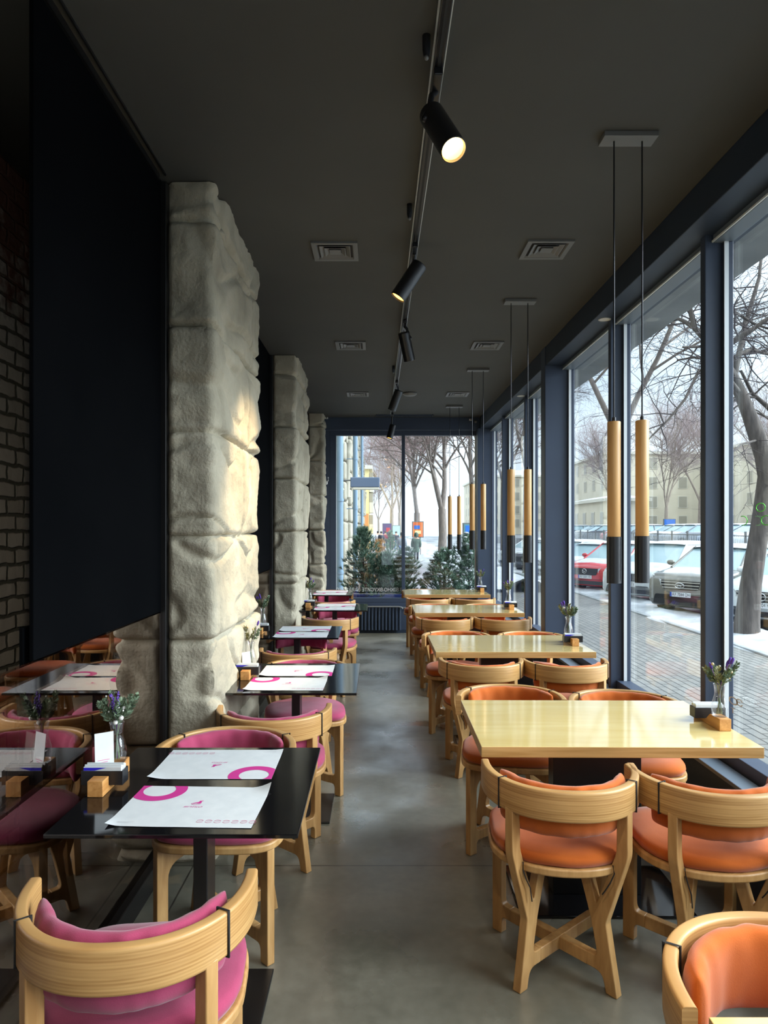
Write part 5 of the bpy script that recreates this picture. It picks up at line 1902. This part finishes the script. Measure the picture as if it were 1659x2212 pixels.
PZ = GZ + .985
conifer((-.24, 11.35, PZ), 1.08, .40, 1, 'tallest green pine shrub at the left of the end window', tufts=460, shape=1.7)
conifer((.14, 11.25, PZ), .66, .36, 2, 'lower bushy pine shrub beside the tallest pine in the end window', tufts=380, shape=2.2)
conifer((.46, 11.35, PZ), .74, .30, 3, 'snow dusted pine shrub behind the end window mullion', snow=.16, tufts=340, shape=2.2)
conifer((1.10, 11.3, PZ), .72, .36, 4, 'low snow dusted pine shrub behind the last wooden table', snow=.16, tufts=420, shape=2.4)
conifer((1.52, 11.4, PZ), .96, .36, 6, 'taller dark pine shrub with snow in the window corner', snow=.14, tufts=440, shape=2.6)
conifer((.04, 17.5, GZ), 1.75, .55, 7, 'dry orange-brown shrub on the footway past the pines', needle='needle_brown', tufts=420, shape=1.6)
conifer((-.36, 20.5, GZ), 2.1, .5, 8, 'taller dry brown shrub farther along the facade', needle='needle_brown', tufts=320, shape=1.6)
conifer((.44, 23.0, GZ), 1.95, .42, 9, 'slim green conifer farther along the footway', tufts=360, shape=1.8)
t = thing('bollard', (.32, 17.6, GZ), 'blue post on the snowy footway', 'bollard')
b = MB(); b.tube([(0, 0, 0), (0, 0, .8)], .05, 14); b.build('post', 'planter_blue', t)
b = MB(); b.ball((0, 0, .8), .055, 0, 12, (1, 1, .5)); b.build('post_cap', 'planter_blue', t)

# ---------------------------------------------------------------- posters
M['poster_red'] = noisy('red_orange_poster', lin(214, 70, 50), lin(238, 150, 60), (1.2, 1.2, 1.2), rough=.5)
M['poster_blue'] = mat('poster_blue', lin(40, 110, 200), .5)
M['poster_yellow'] = mat('poster_yellow', lin(240, 226, 170), .5)
M['poster_purple'] = mat('poster_purple', lin(84, 62, 110), .5)
M['poster_mint'] = mat('poster_mint', lin(176, 214, 214), .5)
M['poster_teal'] = mat('poster_teal', lin(92, 140, 150), .5)


def poster(loc, w, h, zb, face, label, extra=None):
    t = thing('street_poster', loc, label, 'poster', 'street posters')
    b = MB(); b.box(-w / 2 - .06, w / 2 + .06, -.08, .08, zb - .06, zb + h + .06)
    b.build('poster_case', 'vent', t, smooth=0, bevel=.02)
    b = MB(); b.box(-w / 2, w / 2, -.095, -.081, zb, zb + h)
    fo = b.build('poster_sheet', face, t, smooth=0)
    b = MB(); b.box(-w * .3, -w * .22, -.05, .05, -.02, zb); b.box(w * .22, w * .3, -.05, .05, -.02, zb)
    b.build('poster_leg', 'vent', t, smooth=0)
    for (x0, x1, z0, z1, m_) in (extra or []):
        b = MB(); b.box(w * (x0 - .5), w * (x1 - .5), -.105, -.096, zb + h * z0, zb + h * z1)
        b.build('poster_print', m_, fo, smooth=0, bevel=.004)
    return t


poster((2.78, 47, GZ), .68, 1.0, 1.45, 'poster_red', 'red and orange street poster with a blue patch behind the walking people', [(.12, .7, .52, .78, 'poster_blue'), (.2, .8, .2, .42, 'poster_yellow')])
poster((1.0, 70, GZ), .85, 1.3, 1.15, 'poster_purple', 'dark purple street poster far down the footway', [(.4, .85, .35, .7, 'car_red')])
poster((1.95, 70, GZ), .75, 1.15, 1.1, 'poster_mint', 'pale mint street poster beside the purple one')
poster((4.35, 32, GZ), .62, 1.35, .9, 'poster_teal', 'teal street poster behind the last wooden pendants', [(.1, .5, .7, .95, 'poster_blue'), (.1, .9, .4, .62, 'poster_yellow')])
poster((24.3, 57, .25), .9, .7, 1.3, 'poster_blue', 'small blue poster in the far car park', [(.3, .7, .1, .4, 'car_red')])

# ---------------------------------------------------------------- people
for nm, c in (('coat_grey', (138, 146, 156)), ('coat_green', (62, 82, 70)), ('coat_dark', (44, 48, 60)), ('coat_blue', (52, 60, 110)), ('coat_pale', (200, 196, 198)), ('jeans', (86, 102, 136)), ('skin', (206, 164, 140)), ('hair', (60, 46, 40)), ('coat_red', (150, 60, 70))):
    M[nm] = mat(nm, lin(*c), .8)


def person(loc, h, coat, legs, label, rz=0.0, stride=.18, seed=0, long_coat=False, hood=False):
    t = thing('person', loc, label, 'person', 'people walking outside', rz)
    s = h / 1.75
    V = [(0, 0, .98), (0, 0, 1.18), (0, 0, 1.42), (0, 0, 1.52), (0, .01, 1.62), (0, .02, 1.72),
         (.09, 0, .93), (.10, stride * .6, .52), (.10, stride, .09), (.10, stride + .13, .04),
         (-.09, 0, .93), (-.10, -stride * .25, .50), (-.10, -stride, .10), (-.10, -stride + .13, .04),
         (.19, 0, 1.41), (.245, -.07, 1.13), (.24, .03, .90), (.24, .05, .82),
         (-.19, 0, 1.41), (-.245, .06, 1.13), (-.24, .12, .90), (-.24, .14, .82)]
    E = [(0, 1), (1, 2), (2, 3), (3, 4), (4, 5), (0, 6), (6, 7), (7, 8), (8, 9), (0, 10), (10, 11), (11, 12), (12, 13), (2, 14), (14, 15), (15, 16), (16, 17), (2, 18), (18, 19), (19, 20), (20, 21)]
    Rr = {0: .14, 1: .14, 2: .15, 3: .06, 4: .09, 5: .07, 6: .10, 7: .07, 8: .05, 9: .045, 10: .10, 11: .07, 12: .05, 13: .045, 14: .075, 15: .055, 16: .042, 17: .038, 18: .075, 19: .055, 20: .042, 21: .038}

    def skin(name, keep, grow, m_, parent, root):
        idx = {v: i for i, v in enumerate(keep)}
        me = bpy.data.meshes.new(name)
        me.from_pydata([tuple(c * s for c in V[v]) for v in keep], [(idx[a], idx[b_]) for a, b_ in E if a in idx and b_ in idx], [])
        o_ = bpy.data.objects.new(name, me)
        COL.objects.link(o_)
        o_.parent = parent
        me.materials.append(M[m_])
        md = o_.modifiers.new('skin', 'SKIN')
        md.use_smooth_shade = True
        lay = me.skin_vertices[0]
        for v in keep:
            lay.data[idx[v]].radius = (Rr[v] * s + grow, Rr[v] * s * (.8 if v < 4 else 1) + grow)
            lay.data[idx[v]].use_root = v == root
        sb = o_.modifiers.new('smooth', 'SUBSURF')
        sb.levels = sb.render_levels = 1
        return o_
    skin('body', list(range(22)), 0.0, 'skin', t, 0)
    skin('trousers', [0, 6, 7, 8, 10, 11, 12], .012, legs, t, 0)
    skin('coat', [0, 1, 2, 14, 15, 16, 18, 19, 20], .035, coat, t, 1)
    if long_coat:
        b = MB(); b.lathe([(.20 * s, .62 * s), (.205 * s, .8 * s), (.19 * s, 1.0 * s), (.18 * s, 1.15 * s)], 20)
        b.build('coat_skirt', coat, t, smooth=60)
    b = MB()
    if hood:
        b.ball((0, .0, 1.66 * s), .15 * s, 0, 14, (1, 1.05, 1.12))
        b.build('hood', coat, t)
    else:
        b.ball((0, -.012 * s, 1.70 * s), .108 * s, 0, 14, (1, 1.08, 1.0))
        b.build('hair', 'hair', t)
    return t


person((1.46, 41, GZ), 1.75, 'coat_grey', 'jeans', 'person in a puffy grey jacket walking away behind the window mullion', 0.0)
person((2.33, 41, GZ), 1.72, 'coat_green', 'coat_dark', 'person in a long hooded green coat walking away beside the grey jacket', 0.1, .14, long_coat=True, hood=True)
person((.35, 62, GZ), 1.7, 'coat_dark', 'coat_dark', 'distant person in dark clothes, second from the facade side of the group', .3)
person((.05, 64, GZ), 1.7, 'coat_pale', 'jeans', 'distant person in a pale coat nearest the facade', .2)
person((.75, 63, GZ), 1.72, 'coat_red', 'coat_dark', 'distant person in a dull red coat in the middle of the group', -.2)
person((1.25, 60, GZ), 1.75, 'coat_dark', 'coat_dark', 'distant person in black before the purple poster', PI)
person((1.65, 60, GZ), 1.7, 'coat_dark', 'jeans', 'distant person in black jacket and jeans before the mint poster', PI)
person((3.75, 29, GZ), 1.7, 'coat_blue', 'coat_dark', 'person in a dark blue hooded jacket behind the last wooden pendants', 1.2, hood=True)

# ================================================================ LIGHT AND CAMERA
w = bpy.data.worlds.new('overcast_sky')
SC.world = w
w.use_nodes = True
nt = w.node_tree
nt.nodes.clear()
out = N(nt, 'ShaderNodeOutputWorld')
bg = N(nt, 'ShaderNodeBackground')
tc = N(nt, 'ShaderNodeTexCoord')
sep = N(nt, 'ShaderNodeSeparateXYZ')
nt.links.new(tc.outputs['Generated'], sep.inputs[0])
# overcast dome: brighter toward the zenith, soft cloud structure
nz = N(nt, 'ShaderNodeTexNoise'); nz.inputs['Scale'].default_value = 3.0; nz.inputs['Detail'].default_value = 5
mp = N(nt, 'ShaderNodeMapping'); mp.inputs['Scale'].default_value = (1, 1, 2.2)
nt.links.new(tc.outputs['Generated'], mp.inputs['Vector']); nt.links.new(mp.outputs['Vector'], nz.inputs['Vector'])
mr = N(nt, 'ShaderNodeMapRange', interpolation_type='SMOOTHSTEP'); mr.inputs['From Min'].default_value = 0.12; mr.inputs['From Max'].default_value = 0.9
mr.inputs['To Min'].default_value = SKY_LO; mr.inputs['To Max'].default_value = SKY_HI
nt.links.new(sep.outputs['Z'], mr.inputs['Value'])
cl = N(nt, 'ShaderNodeMapRange'); cl.inputs['From Min'].default_value = 0.3; cl.inputs['From Max'].default_value = 0.7; cl.inputs['To Min'].default_value = 0.86; cl.inputs['To Max'].default_value = 1.12
nt.links.new(nz.outputs['Fac'], cl.inputs['Value'])
ml = N(nt, 'ShaderNodeMath', operation='MULTIPLY'); nt.links.new(mr.outputs['Result'], ml.inputs[0]); nt.links.new(cl.outputs['Result'], ml.inputs[1])
nt.links.new(ml.outputs[0], bg.inputs['Strength'])
nt.links.new(ramp(nt, nz.outputs['Fac'], [(0.35, (0.70, 0.85, 1.0, 1)), (0.65, (0.88, 0.95, 1.0, 1))]), bg.inputs['Color'])
nt.links.new(bg.outputs[0], out.inputs['Surface'])

# the brightest part of the overcast, high over the street
sun = bpy.data.lights.new('veiled_sun', 'SUN')
sun.energy = SUN_E
sun.angle = R(56)
sun.color = (0.90, 0.955, 1.0)
so = bpy.data.objects.new('veiled_sun', sun)
COL.objects.link(so)
so.rotation_euler = Vector((-0.84, 0.12, -0.50)).to_track_quat('-Z', 'Y').to_euler()
so.location = (12, 4, 12)

cam = bpy.data.cameras.new('camera')
cam.sensor_fit = 'VERTICAL'
cam.sensor_height = 36.0
cam.sensor_width = 27.0
cam.lens = F / 2212.0 * 36.0
cam.shift_x = -(VX - 829.5) / 2212.0
cam.shift_y = (VY - 1106.0) / 2212.0
cam.clip_start = 0.05
cam.clip_end = 400
co = bpy.data.objects.new('camera', cam)
COL.objects.link(co)
co.location = (0, 0, CAMH)
co.rotation_euler = (PI / 2, 0, 0)
SC.camera = co

vs = SC.view_settings
vs.view_transform = 'Standard'
vs.look = 'None'
vs.gamma = 1.0
vs.exposure = EXPO
try:
    vs.use_curve_mapping = False
except Exception:
    pass
cy = SC.cycles
cy.use_denoising = True
try:
    cy.denoiser = 'OPENIMAGEDENOISE'
except Exception:
    pass
cy.max_bounces = 8
cy.diffuse_bounces = 4
cy.glossy_bounces = 4
cy.transmission_bounces = 4
cy.transparent_max_bounces = 16
cy.sample_clamp_indirect = 6.0
cy.caustics_reflective = False
cy.caustics_refractive = False
